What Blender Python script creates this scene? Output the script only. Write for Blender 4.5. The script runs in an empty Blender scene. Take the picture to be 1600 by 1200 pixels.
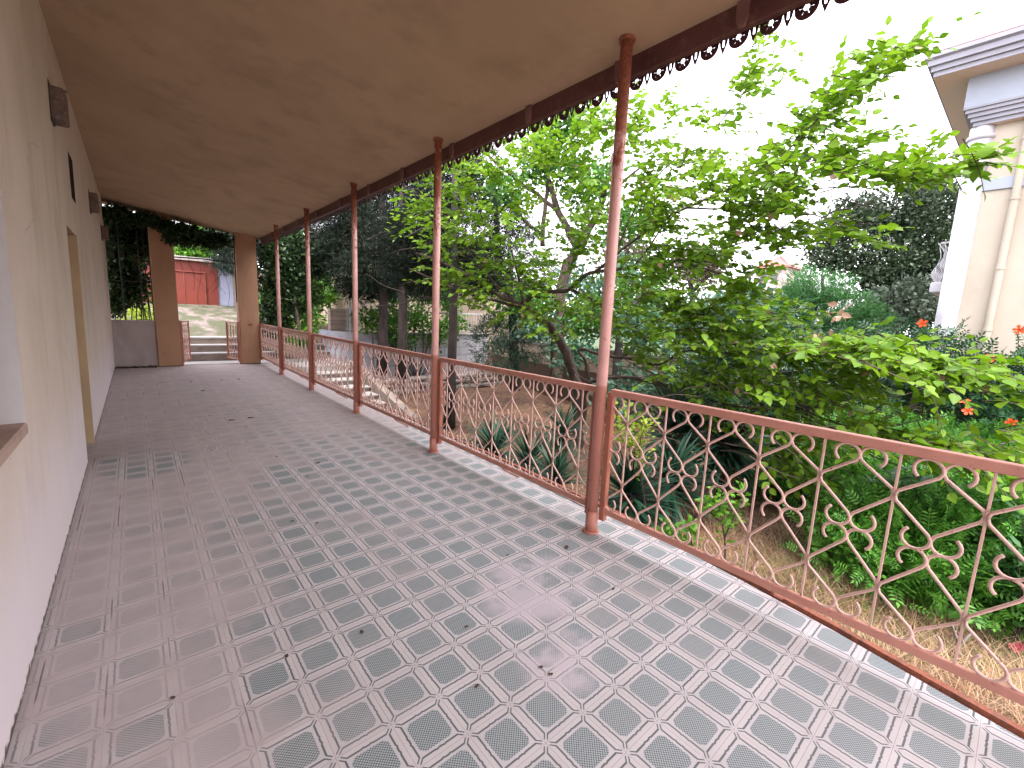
import bpy, math, random
import numpy as np
from mathutils import Vector, Matrix

S = bpy.context.scene
COL = S.collection
# ------------------------------------------------------------------ camera
F_PX, YAW, PITCH, ROLL = 686.49, 0.70883, 0.15308, 0.04287
CAM = np.array([0.0, 0.0, 1.5])
_cy, _sy = math.cos(YAW), math.sin(YAW)
FW = np.array([_sy * math.cos(PITCH), _cy * math.cos(PITCH), -math.sin(PITCH)])
_R = np.array([_cy, -_sy, 0.0])
_U = np.cross(_R, FW)
RT = _R * math.cos(ROLL) + _U * math.sin(ROLL)
UP = -_R * math.sin(ROLL) + _U * math.cos(ROLL)
cam_data = bpy.data.cameras.new('camera')
cam = bpy.data.objects.new('camera', cam_data)
COL.objects.link(cam)
cam.matrix_world = Matrix(((RT[0], UP[0], -FW[0], CAM[0]), (RT[1], UP[1], -FW[1], CAM[1]),
                           (RT[2], UP[2], -FW[2], CAM[2]), (0, 0, 0, 1)))
cam_data.sensor_width = 36.0
cam_data.lens = 36.0 * F_PX / 1600.0
cam_data.clip_start = 0.05
cam_data.clip_end = 3000
S.camera = cam
# ------------------------------------------------------------------ world and sun
SUN_DIR = Vector((-0.20, -0.36, 0.91)).normalized()
elev = math.asin(SUN_DIR.z)
azim = math.atan2(SUN_DIR.x, SUN_DIR.y)
world = bpy.data.worlds.new('World')
S.world = world
world.use_nodes = True
wn, wl = world.node_tree.nodes, world.node_tree.links
wn.clear()
sky = wn.new('ShaderNodeTexSky')
sky.sky_type = 'NISHITA'
sky.sun_disc = False
sky.sun_elevation = elev
sky.sun_rotation = azim
sky.air_density = 1.0
sky.dust_density = 6.0
sky.ozone_density = 1.0
hz = wn.new('ShaderNodeMix'); hz.data_type = 'RGBA'; hz.blend_type = 'MIX'
hz.inputs[0].default_value = 0.72
hz.inputs[7].default_value = (9.4, 8.95, 9.6, 1)       # an even, faintly rosy overcast over the blue
bg = wn.new('ShaderNodeBackground'); bg.inputs[1].default_value = 0.14
wo = wn.new('ShaderNodeOutputWorld')
wl.new(sky.outputs[0], hz.inputs[6]); wl.new(hz.outputs[2], bg.inputs[0]); wl.new(bg.outputs[0], wo.inputs[0])
sd = bpy.data.lights.new('sun', 'SUN'); sd.energy = 1.0; sd.angle = math.radians(14); sd.color = (1.0, 0.95, 0.88)
so = bpy.data.objects.new('sun', sd); COL.objects.link(so)
so.rotation_euler = (-SUN_DIR).to_track_quat('-Z', 'Y').to_euler()
so.location = (0, 0, 30)
S.view_settings.view_transform = 'Standard'
S.view_settings.look = 'None'
S.view_settings.exposure = 2.08
S.view_settings.gamma = 1.0
S.cycles.use_denoising = True
S.cycles.max_bounces = 8
S.cycles.diffuse_bounces = 5
S.cycles.transparent_max_bounces = 6

rnd = random.Random(7)
rng = np.random.default_rng(11)


def pix(px, py, depth):
    """world point seen at a photo pixel at a given distance along the view axis"""
    return CAM + depth * (FW + RT * (px - 800) / F_PX - UP * (py - 600) / F_PX)


def pixz(px, py, z):
    d = FW + RT * (px - 800) / F_PX - UP * (py - 600) / F_PX
    return CAM + d * (z - CAM[2]) / d[2]


# ------------------------------------------------------------------ helpers
class MB:
    def __init__(s):
        s.v, s.f = [], []

    def add(s, vs, fs):
        n = len(s.v)
        s.v.extend([tuple(float(c) for c in v) for v in vs])
        s.f.extend([tuple(i + n for i in f) for f in fs])
        return s

    def box(s, x0, x1, y0, y1, z0, z1):
        vs = [(x0, y0, z0), (x1, y0, z0), (x1, y1, z0), (x0, y1, z0), (x0, y0, z1), (x1, y0, z1), (x1, y1, z1), (x0, y1, z1)]
        return s.add(vs, [(3, 2, 1, 0), (4, 5, 6, 7), (0, 1, 5, 4), (1, 2, 6, 5), (2, 3, 7, 6), (3, 0, 4, 7)])

    def bbox(s, x0, x1, y0, y1, z0, z1, c=0.005):
        """box with chamfered edges"""
        import itertools
        xs, ys, zs = (x0, x1), (y0, y1), (z0, z1)
        vs, idx = [], {}
        for i, j, k in itertools.product((0, 1), repeat=3):
            sx, sy_, sz = (1 if i == 0 else -1), (1 if j == 0 else -1), (1 if k == 0 else -1)
            for a in range(3):
                p = [xs[i], ys[j], zs[k]]
                if a != 0: p[0] += sx * c
                if a != 1: p[1] += sy_ * c
                if a != 2: p[2] += sz * c
                idx[(i, j, k, a)] = len(vs); vs.append(tuple(p))
        fs = []
        for i in (0, 1):
            q = [idx[(i, 0, 0, 0)], idx[(i, 1, 0, 0)], idx[(i, 1, 1, 0)], idx[(i, 0, 1, 0)]]; fs.append(q if i else q[::-1])
            q = [idx[(0, i, 0, 1)], idx[(1, i, 0, 1)], idx[(1, i, 1, 1)], idx[(0, i, 1, 1)]]; fs.append(q[::-1] if i else q)
            q = [idx[(0, 0, i, 2)], idx[(1, 0, i, 2)], idx[(1, 1, i, 2)], idx[(0, 1, i, 2)]]; fs.append(q if i else q[::-1])
        for i in (0, 1):
            for j in (0, 1):
                fs.append([idx[(i, j, 0, 0)], idx[(i, j, 1, 0)], idx[(i, j, 1, 1)], idx[(i, j, 0, 1)]])
                fs.append([idx[(i, 0, j, 0)], idx[(i, 1, j, 0)], idx[(i, 1, j, 2)], idx[(i, 0, j, 2)]])
                fs.append([idx[(0, i, j, 1)], idx[(1, i, j, 1)], idx[(1, i, j, 2)], idx[(0, i, j, 2)]])
        for i, j, k in itertools.product((0, 1), repeat=3):
            fs.append([idx[(i, j, k, 0)], idx[(i, j, k, 1)], idx[(i, j, k, 2)]])
        return s.add(vs, fs)

    def tube(s, pts, r, n=6, cap=True, flat=None):
        pts = [np.array(p, float) for p in pts]
        m = len(pts)
        rs = r if hasattr(r, '__len__') else [r] * m
        rings = []
        prev = None
        for i in range(m):
            t = pts[min(i + 1, m - 1)] - pts[max(i - 1, 0)]
            t /= (np.linalg.norm(t) + 1e-9)
            if prev is None:
                a = np.array([0, 0, 1.0]) if abs(t[2]) < .9 else np.array([1.0, 0, 0])
                u = np.cross(t, a)
            else:
                u = prev - t * np.dot(prev, t)
            u /= (np.linalg.norm(u) + 1e-9)
            prev = u
            w = np.cross(t, u)
            rings.append([pts[i] + rs[i] * (math.cos(2 * math.pi * k / n) * u + math.sin(2 * math.pi * k / n) * w) for k in range(n)])
        vs = [p for rg in rings for p in rg]
        fs = []
        for i in range(m - 1):
            for k in range(n):
                k2 = (k + 1) % n
                fs.append((i * n + k, i * n + k2, (i + 1) * n + k2, (i + 1) * n + k))
        if cap:
            fs.append(tuple(range(n))[::-1]); fs.append(tuple((m - 1) * n + k for k in range(n)))
        return s.add(vs, fs)

    def prism(s, poly, axis, a, b):
        """extrude a 2-D polygon along an axis: poly in the two other axes (x,y,z order)"""
        n = len(poly)
        def mk(p, c):
            q = list(p); q.insert(axis, c); return tuple(q)
        vs = [mk(p, a) for p in poly] + [mk(p, b) for p in poly]
        fs = [tuple(range(n)), tuple(range(2 * n - 1, n - 1, -1))]
        for i in range(n):
            j = (i + 1) % n
            fs.append((j, i, n + i, n + j))
        return s.add(vs, fs)

    def build(s, name, m, parent=None, smooth=False, fix=True):
        me = bpy.data.meshes.new(name)
        me.from_pydata(s.v, [], s.f)
        if fix:
            import bmesh
            bm = bmesh.new(); bm.from_mesh(me)
            bmesh.ops.recalc_face_normals(bm, faces=bm.faces)
            bm.to_mesh(me); bm.free()
        return link(name, me, m, parent, smooth)


def link(name, me, m, parent=None, smooth=False):
    me.materials.append(m)
    if smooth:
        me.polygons.foreach_set('use_smooth', [True] * len(me.polygons))
    me.update()
    o = bpy.data.objects.new(name, me)
    COL.objects.link(o)
    if parent is not None:
        o.parent = parent
        o.matrix_parent_inverse = Matrix.Identity(4)
        o.location = -parent.location if False else (0, 0, 0)
    return o


def tag(o, label=None, cat=None, group=None, kind=None):
    if label: o['label'] = label
    if cat: o['category'] = cat
    if group: o['group'] = group
    if kind: o['kind'] = kind
    return o


def thing(name, label, cat, group=None, loc=(0, 0, 0)):
    o = bpy.data.objects.new(name, None)
    COL.objects.link(o)
    o.location = loc
    o.empty_display_size = .1
    return tag(o, label, cat, group)


def copy_tree(o, loc, label=None, rz=None, scale=None):
    c = o.copy(); COL.objects.link(c); c.location = loc
    if rz is not None: c.rotation_euler = (0, 0, rz)
    if scale is not None: c.scale = (scale,) * 3 if not hasattr(scale, '__len__') else scale
    if label: c['label'] = label
    for ch in o.children:
        d = ch.copy(); COL.objects.link(d); d.parent = c
        for g in ch.children:
            e = g.copy(); COL.objects.link(e); e.parent = d
    return c


# ------------------------------------------------------------------ materials
class NT:
    def __init__(s, name):
        s.m = bpy.data.materials.new(name); s.m.use_nodes = True
        s.n, s.l = s.m.node_tree.nodes, s.m.node_tree.links
        s.b = s.n['Principled BSDF']
        s.geo = s.n.new('ShaderNodeNewGeometry')
        s.pos = s.geo.outputs['Position']

    def _in(s, sock, v):
        if isinstance(v, bpy.types.NodeSocket): s.l.new(v, sock)
        elif v is not None: sock.default_value = v

    def math(s, op, a, b=None, c=None, clamp=False):
        n = s.n.new('ShaderNodeMath'); n.operation = op; n.use_clamp = clamp
        s._in(n.inputs[0], a); s._in(n.inputs[1], b)
        if c is not None: s._in(n.inputs[2], c)
        return n.outputs[0]

    def sep(s, v):
        n = s.n.new('ShaderNodeSeparateXYZ'); s.l.new(v, n.inputs[0]); return n.outputs

    def noise(s, scale, detail=3, rough=.55, vec=None, out='Fac', stretch=None, dist=0):
        n = s.n.new('ShaderNodeTexNoise'); n.inputs['Scale'].default_value = scale
        n.inputs['Detail'].default_value = detail; n.inputs['Roughness'].default_value = rough
        n.inputs['Distortion'].default_value = dist
        v = vec if vec is not None else s.pos
        if stretch:
            mp = s.n.new('ShaderNodeMapping'); mp.inputs['Scale'].default_value = stretch
            s.l.new(v, mp.inputs[0]); v = mp.outputs[0]
        s.l.new(v, n.inputs['Vector'])
        return n.outputs[out]

    def mixc(s, f, a, b, mode='MIX'):
        n = s.n.new('ShaderNodeMix'); n.data_type = 'RGBA'; n.blend_type = mode
        s._in(n.inputs[0], f)
        for i, v in ((6, a), (7, b)):
            if isinstance(v, (tuple, list)): v = (*v, 1) if len(v) == 3 else v
            s._in(n.inputs[i], v)
        return n.outputs[2]

    def ramp(s, v, lo, hi, a=0., b=1., smooth=True):
        n = s.n.new('ShaderNodeMapRange')
        n.interpolation_type = 'SMOOTHSTEP' if smooth else 'LINEAR'
        s.l.new(v, n.inputs[0])
        n.inputs[1].default_value = lo; n.inputs[2].default_value = hi
        n.inputs[3].default_value = a; n.inputs[4].default_value = b
        return n.outputs[0]

    def bump(s, h, strength=.3, dist=.01):
        n = s.n.new('ShaderNodeBump'); n.inputs['Strength'].default_value = strength
        n.inputs['Distance'].default_value = dist; s.l.new(h, n.inputs['Height'])
        s.l.new(n.outputs[0], s.b.inputs['Normal'])

    def color(s, c): s._in(s.b.inputs['Base Color'], c if not isinstance(c, (tuple, list)) else (*c[:3], 1))
    def rough(s, r): s._in(s.b.inputs['Roughness'], r)


def plain(name, c1, c2=None, scale=3, rough=.8, bump=.15, bscale=40, fine=None, spec=None):
    t = NT(name)
    c2 = c2 or tuple(x * .75 for x in c1)
    f = t.ramp(t.noise(scale, 5), .35, .68)
    c = t.mixc(f, c1, c2)
    if fine:
        c = t.mixc(t.ramp(t.noise(bscale, 3), .5, .7), c, fine)
    t.color(c); t.rough(rough)
    if spec is not None: t.b.inputs['Specular IOR Level'].default_value = spec
    if bump: t.bump(t.noise(bscale, 4), bump)
    return t.m


def wall_paint(name, c1, c2, stain, dark=(.1, .07, .05), cracks=True, lower=None):
    t = NT(name)
    c = t.mixc(t.ramp(t.noise(1.1, 5, .6), .35, .7), c1, c2)
    c = t.mixc(t.math('MULTIPLY', t.ramp(t.noise(2.3, 6, .65, stretch=(1, 1, .35)), .48, .72), .75), c, stain)
    x, y, z = t.sep(t.pos)
    if lower:
        c = t.mixc(t.math('MULTIPLY', t.ramp(t.math('ADD', z, t.math('MULTIPLY', t.noise(2, 4), .5)), .45, 1.3, 1, 0), .8), c, lower)  # sky light on the lower wall, put into the colour
    # crumbled line where the plaster meets the floor
    edge = t.ramp(t.math('ADD', z, t.math('MULTIPLY', t.noise(28, 4), -.085)), -.035, -.01, 1, 0)
    c = t.mixc(edge, c, dark)
    # small chips
    v = t.n.new('ShaderNodeTexVoronoi'); v.inputs['Scale'].default_value = 2.2
    t.l.new(t.pos, v.inputs['Vector'])
    chip = t.ramp(t.math('ADD', v.outputs['Distance'], t.math('MULTIPLY', t.noise(25, 3), .12)), .085, .1, 1, 0)
    c = t.mixc(t.math('MULTIPLY', chip, t.ramp(t.noise(.9), .52, .56)), c, (.2, .13, .09))
    h = t.noise(7, 6, .6)
    if cracks:
        v = t.n.new('ShaderNodeTexVoronoi'); v.feature = 'DISTANCE_TO_EDGE'; v.inputs['Scale'].default_value = 1.6
        w = t.mixc(.12, t.pos, t.noise(3, 4, out='Color'), 'ADD')
        t.l.new(w, v.inputs['Vector'])
        cr = t.math('MULTIPLY', t.ramp(v.outputs['Distance'], .0, .006, 1, 0), t.ramp(t.noise(.8), .56, .62))
        c = t.mixc(t.math('MULTIPLY', cr, .6), c, dark)
    t.color(c); t.rough(.85); t.bump(h, .3, .015)
    return t.m


# tiles -------------------------------------------------------------
def tile_material():
    t = NT('patterned_floor_tiles')
    x, y, z = t.sep(t.pos)
    # very slightly wavering joints, as hand-laid
    wob = t.noise(1.3, 2)
    xx = t.math('ADD', x, t.math('MULTIPLY', t.math('SUBTRACT', wob, .5), .006))
    T, X0, Y0 = .19986, .81587, 1.31465
    def cell(a, o):
        q = t.math('DIVIDE', t.math('SUBTRACT', a, o - 40 * T), T)
        return t.math('SUBTRACT', t.math('FRACT', q), .5), t.math('FLOOR', q)
    u, iu = cell(xx, X0); v, iv = cell(y, Y0)
    a, b = t.math('ABSOLUTE', u), t.math('ABSOLUTE', v)
    mx, mn = t.math('MAXIMUM', a, b), t.math('MINIMUM', a, b)
    d, e = t.math('SUBTRACT', .5, mx), t.math('SUBTRACT', .5, mn)
    # outline of the long hexagonal bars that straddle each joint
    notch = t.math('MULTIPLY', t.ramp(t.math('ABSOLUTE', t.math('SUBTRACT', mn, .07)), .018, .03, 1, 0), .010)
    hexw = t.math('MINIMUM', t.math('SUBTRACT', .108, notch), t.math('SUBTRACT', e, .04))
    line = t.ramp(t.math('ABSOLUTE', t.math('SUBTRACT', d, hexw)), .012, .022, 1, 0)
    line = t.math('MULTIPLY', line, t.ramp(d, .02, .035))
    inner = t.ramp(t.math('SUBTRACT', d, hexw), 0, .01)         # 1 = inside the bar outline's far side (tile face)
    joint = t.ramp(t.math('SUBTRACT', t.math('MULTIPLY', t.noise(60, 2), .006), d), -.003, 0.0)
    # hatched centre square with clipped corners
    cs = t.math('MULTIPLY', t.ramp(mx, .318, .33, 1, 0), t.ramp(t.math('ADD', a, b), .56, .575, 1, 0))
    k = 2 * math.pi / .082
    p = t.math('SINE', t.math('MULTIPLY', t.math('ADD', u, v), k * .7071))
    q = t.math('SINE', t.math('MULTIPLY', t.math('SUBTRACT', u, v), k * .7071))
    lat = t.ramp(t.math('MINIMUM', t.math('ABSOLUTE', p), t.math('ABSOLUTE', q)), .18, .58, 1, 0)
    # small ring of dots at the very centre as on the tiles
    rad = t.math('SQRT', t.math('ADD', t.math('MULTIPLY', u, u), t.math('MULTIPLY', v, v)))
    # per tile variation
    wn_ = t.n.new('ShaderNodeTexWhiteNoise'); wn_.noise_dimensions = '2D'
    cb = t.n.new('ShaderNodeCombineXYZ'); t.l.new(iu, cb.inputs[0]); t.l.new(iv, cb.inputs[1]); t.l.new(cb.outputs[0], wn_.inputs['Vector'])
    tv = wn_.outputs['Value']
    base = t.mixc(t.ramp(t.noise(5, 5), .3, .7), (.54, .505, .51), (.47, .44, .445))
    base = t.mixc(t.math('MULTIPLY', t.math('SUBTRACT', 1.0, inner), .45), base, (.54, .495, .48))
    hat = t.mixc(lat, (.38, .41, .415), (.04, .065, .06))
    c = t.mixc(cs, base, hat)
    c = t.mixc(t.math('MULTIPLY', line, .88), c, (.045, .06, .06))
    c = t.mixc(t.math('MULTIPLY', joint, .6), c, (.20, .13, .12))
    c = t.mixc(t.math('MULTIPLY', tv, .16), c, (.33, .29, .29))
    # dust: trodden over the far end, along the wall, in drifts and on whole worn tiles
    n1 = t.noise(1.15, 5, .62); n2 = t.noise(3.6, 5, .65); n3 = t.noise(16, 4, .7)
    far = t.ramp(y, 3.4, 6.6)
    near_r = t.ramp(x, .55, 1.5, 0, .18)
    left = t.ramp(t.math('ADD', x, t.math('MULTIPLY', y, -.06)), -.25, .95, 1, 0)
    dd = t.math('ADD', t.math('MULTIPLY', far, .92), t.math('MULTIPLY', left, .66))
    dd = t.math('SUBTRACT', dd, t.math('MULTIPLY', near_r, far))
    dd = t.math('ADD', dd, t.math('MULTIPLY', t.math('SUBTRACT', n1, .5), 1.7))
    dd = t.math('ADD', dd, t.math('MULTIPLY', t.math('SUBTRACT', n2, .5), .7))
    dd = t.math('ADD', dd, t.math('MULTIPLY', t.math('SUBTRACT', tv, .5), .42))
    dd = t.math('ADD', dd, t.math('MULTIPLY', t.math('SUBTRACT', n3, .5), .35))
    # swept patch in front of the doorway and pale mopped patch near the rail
    def spot(cx, cy, rx, ry):
        sx = t.math('DIVIDE', t.math('SUBTRACT', x, cx), rx); s_y = t.math('DIVIDE', t.math('SUBTRACT', y, cy), ry)
        r2 = t.math('ADD', t.math('MULTIPLY', sx, sx), t.math('MULTIPLY', s_y, s_y))
        return t.ramp(r2, .4, 1.2, 1, 0)
    dd = t.math('SUBTRACT', dd, t.math('MULTIPLY', spot(-.02, 5.25, .42, .55), 1.0))
    pale = t.math('MULTIPLY', t.math('MAXIMUM', spot(1.62, 1.62, .38, .3), spot(1.35, 1.15, .22, .2)), t.ramp(n2, .38, .6))
    mid = t.ramp(y, 1.6, 3.6, 0, .16)
    dd = t.math('ADD', dd, mid)
    dust = t.ramp(dd, .10, .85)
    dcol = t.mixc(t.ramp(n2, .3, .7), (.49, .42, .415), (.42, .355, .35))
    c = t.mixc(t.math('MULTIPLY', dust, .82), c, dcol)
    c = t.mixc(t.math('MULTIPLY', pale, .75), c, (.50, .43, .46))
    # blackened joints in the trodden strip by the wall
    lj = t.math('MULTIPLY', t.math('MULTIPLY', t.ramp(a, .482, .49), dust), t.ramp(t.noise(1.7, 3), .5, .6))
    c = t.mixc(t.math('MULTIPLY', lj, .75), c, (.07, .045, .04))
    # chalky scuffs
    sc = t.math('MULTIPLY', t.ramp(t.noise(22, 5, .7, stretch=(1, .25, 1)), .58, .63), spot(.62, 6.1, .3, 1.2))
    c = t.mixc(t.math('MULTIPLY', sc, .8), c, (.62, .55, .52))
    st = t.ramp(t.noise(.75, 4, .6), .62, .75)
    c = t.mixc(t.math('MULTIPLY', st, .35), c, (.20, .15, .14))
    t.color(c)
    t.rough(t.math('ADD', t.math('MULTIPLY', dust, .28), t.math('ADD', .52, t.math('MULTIPLY', n3, .2))))
    t.b.inputs['Specular IOR Level'].default_value = .3
    hgt = t.math('SUBTRACT', t.math('MULTIPLY', n3, .25), t.math('MULTIPLY', t.math('MAXIMUM', line, joint), t.math('SUBTRACT', 1.0, t.math('MULTIPLY', dust, .8))))
    t.bump(hgt, .22, .003)
    return t.m


def rust_paint(name, paint, dark, amount=.5, zrust=None, zdark=None):
    t = NT(name)
    x, y, z = t.sep(t.pos)
    n = t.noise(14, 6, .7, stretch=(1, 1, .45)); n2 = t.noise(55, 4, .7)
    c = t.mixc(t.ramp(t.noise(5, 4), .35, .7), paint, tuple(p * .82 for p in paint))
    if zdark is not None:
        c = t.mixc(t.ramp(z, zdark - .012, zdark + .012, 1, 0), c, dark)
    v = t.math('ADD', n, t.math('MULTIPLY', t.math('SUBTRACT', n2, .5), .35))
    if zrust is not None:
        v = t.math('ADD', v, t.ramp(z, zrust[0], zrust[1], -.02, .26))
    r = t.ramp(v, 1 - amount, 1 - amount + .09)
    rc = t.mixc(t.ramp(n2, .35, .65), (.40, .14, .08), (.25, .085, .05))
    c = t.mixc(r, c, rc)
    chips = t.ramp(t.noise(90, 2, .5), .70, .73)
    c = t.mixc(t.math('MULTIPLY', chips, .7), c, (.07, .035, .025))
    t.color(c); t.rough(t.math('ADD', .42, t.math('MULTIPLY', r, .4)))
    t.bump(v, .35, .004)
    return t.m


def leaf_mat(name, c1, c2, c3=None, trans=.35, rough=.45, spec=.35):
    """two-sided leaf: colour varies from leaf to leaf, light comes through"""
    t = NT(name)
    r = t.geo.outputs['Random Per Island']
    c = t.mixc(r, c1, c2)
    if c3: c = t.mixc(t.ramp(t.noise(1.3, 3), .5, .7), c, c3)
    t.color(c); t.rough(rough); t.b.inputs['Specular IOR Level'].default_value = spec
    tr = t.n.new('ShaderNodeBsdfTranslucent')
    tc = t.mixc(.5, c, (1.0, 1.0, .25), 'MULTIPLY')
    t.l.new(t.mixc(.55, c, tc), tr.inputs[0])
    mx = t.n.new('ShaderNodeMixShader'); mx.inputs[0].default_value = trans
    t.l.new(t.b.outputs[0], mx.inputs[1]); t.l.new(tr.outputs[0], mx.inputs[2])
    t.l.new(mx.outputs[0], t.n['Material Output'].inputs[0])
    return t.m


def bark_mat(name, c1, c2, sc=9):
    t = NT(name)
    n = t.noise(sc, 6, .65, stretch=(1, 1, .3))
    c = t.mixc(t.ramp(n, .35, .65), c1, c2)
    t.color(c); t.rough(.9); t.bump(n, .6, .02)
    return t.m


def block_mat(name, c1, c2, mortar, bw, bh, axis='x', msz=.012):
    t = NT(name)
    x, y, z = t.sep(t.pos)
    cb = t.n.new('ShaderNodeCombineXYZ')
    t.l.new({'x': x, 'y': y}[axis], cb.inputs[0]); t.l.new(z, cb.inputs[1])
    br = t.n.new('ShaderNodeTexBrick'); t.l.new(cb.outputs[0], br.inputs['Vector'])
    br.inputs['Color1'].default_value = (*c1, 1); br.inputs['Color2'].default_value = (*c2, 1); br.inputs['Mortar'].default_value = (*mortar, 1)
    br.inputs['Scale'].default_value = 1; br.inputs['Brick Width'].default_value = bw; br.inputs['Row Height'].default_value = bh
    br.inputs['Mortar Size'].default_value = msz
    c = t.mixc(t.ramp(t.noise(6, 5), .4, .7, 0, .4), br.outputs[0], tuple(v * .6 for v in c1))
    t.color(c); t.rough(.85); t.bump(t.math('ADD', t.noise(25, 4), t.math('MULTIPLY', br.outputs['Fac'], -1.2)), .4, .01)
    return t.m


M = {}
M['tiles'] = tile_material()
M['wall'] = wall_paint('cream_limewash', (.74, .63, .55), (.67, .56, .475), (.55, .44, .35), lower=(.82, .74, .79))  # lilac-white low down: sky light painted into the limewash
M['ceiling'] = wall_paint('stained_brown_plaster', (.46, .325, .205), (.40, .28, .175), (.335, .23, .145), cracks=False)  # even brown base with random blotches
M['pillar'] = wall_paint('ochre_plaster', (.46, .26, .155), (.40, .225, .135), (.31, .175, .11), cracks=False)
M['parapet'] = wall_paint('grey_plaster', (.42, .36, .34), (.36, .30, .28), (.27, .22, .2), cracks=False)
M['jamb'] = plain('yellow_jamb', (.50, .36, .20), (.42, .30, .17), 2, .8, .2, 20)
M['reveal'] = wall_paint('cracked_whitewash', (.62, .60, .60), (.56, .52, .50), (.45, .4, .36))
M['sill'] = plain('worn_sill', (.50, .35, .29), (.40, .27, .22), 6, .8, .3, 30)
M['frame'] = plain('red_brown_frame', (.16, .05, .035), (.11, .035, .03), 6, .5)
M['block'] = plain('timber_end', (.19, .13, .11), (.13, .09, .075), 14, .85, .5, 30, fine=(.23, .17, .14))
M['dark'] = plain('hollow_shade', (.025, .02, .018), (.05, .035, .03), 9, .95, .2, 30)  # near-black colour stands in for the shade inside hollows
M['post'] = rust_paint('pink_rusting_paint', (.74, .42, .37), (.50, .21, .155), .40, zrust=(1.9, 3.1), zdark=1.06)
M['rail'] = rust_paint('terracotta_paint', (.57, .265, .20), (.3, .1, .07), .36)
M['scroll'] = rust_paint('skylit_pink_paint', (.72, .47, .40), (.3, .1, .07), .38)  # rail paint made lighter and pinker, sky light put into the colour
M['stile'] = rust_paint('red_oxide_paint', (.42, .155, .10), (.3, .1, .07), .42)
M['iron'] = rust_paint('rusted_iron', (.22, .085, .055), (.1, .04, .03), .6)
M['fascia'] = plain('maroon_board', (.115, .045, .042), (.085, .033, .033), 5, .45, .2, 20, fine=(.15, .07, .06))
M['bracket'] = plain('pinkish_bracket', (.22, .11, .10), (.16, .08, .07), 8, .5)
M['lace'] = plain('maroon_tin', (.085, .032, .036), (.065, .025, .03), 5, .5, .1)
M['concrete'] = plain('pale_concrete', (.33, .32, .33), (.26, .25, .25), 3, .85, .3, 30, fine=(.3, .28, .27))
M['slab_edge'] = plain('cement_edge', (.46, .40, .36), (.36, .30, .27), 4, .9, .5, 25, fine=(.25, .2, .17))
M['tread'] = plain('pale_tread', (.38, .365, .36), (.30, .285, .28), 4, .7, .2, 30, fine=(.4, .36, .34))
M['riser'] = plain('stone_riser', (.30, .25, .22), (.22, .18, .16), 5, .9, .5, 20)
M['stone'] = plain('rubble_stone', (.27, .24, .22), (.17, .15, .14), 5, .95, .7, 14, fine=(.33, .29, .25))
M['beige'] = wall_paint('beige_render', (.50, .41, .32), (.44, .36, .28), (.33, .27, .2))
M['house'] = wall_paint('pale_cream_render', (.49, .435, .355), (.45, .40, .325), (.40, .35, .28), cracks=False)
M['trim'] = plain('white_trim', (.34, .385, .46), (.31, .35, .42), 2, .6, .05)
M['cornice'] = plain('blue_grey_trim', (.29, .295, .345), (.25, .255, .30), 2, .5, .05)
M['soffit'] = plain('pinkish_soffit', (.72, .56, .46), (.68, .53, .43), 1, .8, .05)
M['greyblock'] = block_mat('grey_blocks', (.40, .40, .43), (.34, .34, .37), (.20, .2, .2), .62, .3)
M['whiteblock'] = block_mat('white_blocks', (.42, .42, .49), (.37, .37, .43), (.33, .32, .36), .9, .28)
M['brick'] = block_mat('pale_bricks', (.42, .33, .27), (.36, .28, .23), (.24, .19, .16), 1.2, .14)
M['paving'] = block_mat('cobbled_path', (.42, .36, .33), (.36, .31, .28), (.2, .17, .15), .5, .22)
M['red'] = plain('red_metal', (.19, .032, .018), (.16, .026, .015), 2, .55, .1)
M['dred'] = plain('dark_red_metal', (.22, .045, .03), (.16, .03, .02), 3, .6)
M['blue'] = plain('pale_blue_render', (.40, .43, .58), (.35, .38, .52), 2, .8, .1)
M['asbestos'] = plain('grey_roofing', (.40, .36, .34), (.3, .27, .26), 3, .9)
M['white'] = plain('white_paint', (.50, .50, .53), (.43, .43, .46), 5, .5, .05)
M['redroof'] = plain('red_roof_sheet', (.46, .12, .11), (.38, .1, .1), 2, .6)
M['glass'] = plain('dim_glass', (.12, .13, .15), (.08, .09, .1), 2, .15, 0)
M['wire'] = plain('dark_wire', (.03, .028, .028), None, 5, .6, 0)
M['bark'] = bark_mat('grey_brown_bark', (.115, .08, .062), (.045, .032, .026))
M['twig'] = bark_mat('dark_twig', (.085, .062, .05), (.045, .035, .03))
M['dbark'] = bark_mat('dark_bark', (.06, .045, .042), (.028, .022, .021))
M['deadwood'] = bark_mat('pale_dead_wood', (.36, .32, .31), (.22, .19, .18))

t = NT('dry_ground')
c = t.mixc(t.ramp(t.noise(.9, 5), .4, .65), (.17, .095, .062), (.12, .065, .045))
c = t.mixc(t.ramp(t.noise(9, 6, .7), .5, .62), c, (.24, .15, .09))
x_, y_, z_ = t.sep(t.pos)
c = t.mixc(t.math('MULTIPLY', t.ramp(t.noise(.6, 3), .38, .6), t.ramp(y_, 15, 18)), c, (.10, .13, .045))
far_ = t.ramp(x_, 12, 30)
c = t.mixc(far_, c, (.06, .09, .035))
t.color(c); t.rough(.95); t.bump(t.noise(18, 6, .7), .8, .05)
M['ground'] = t.m

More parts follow.
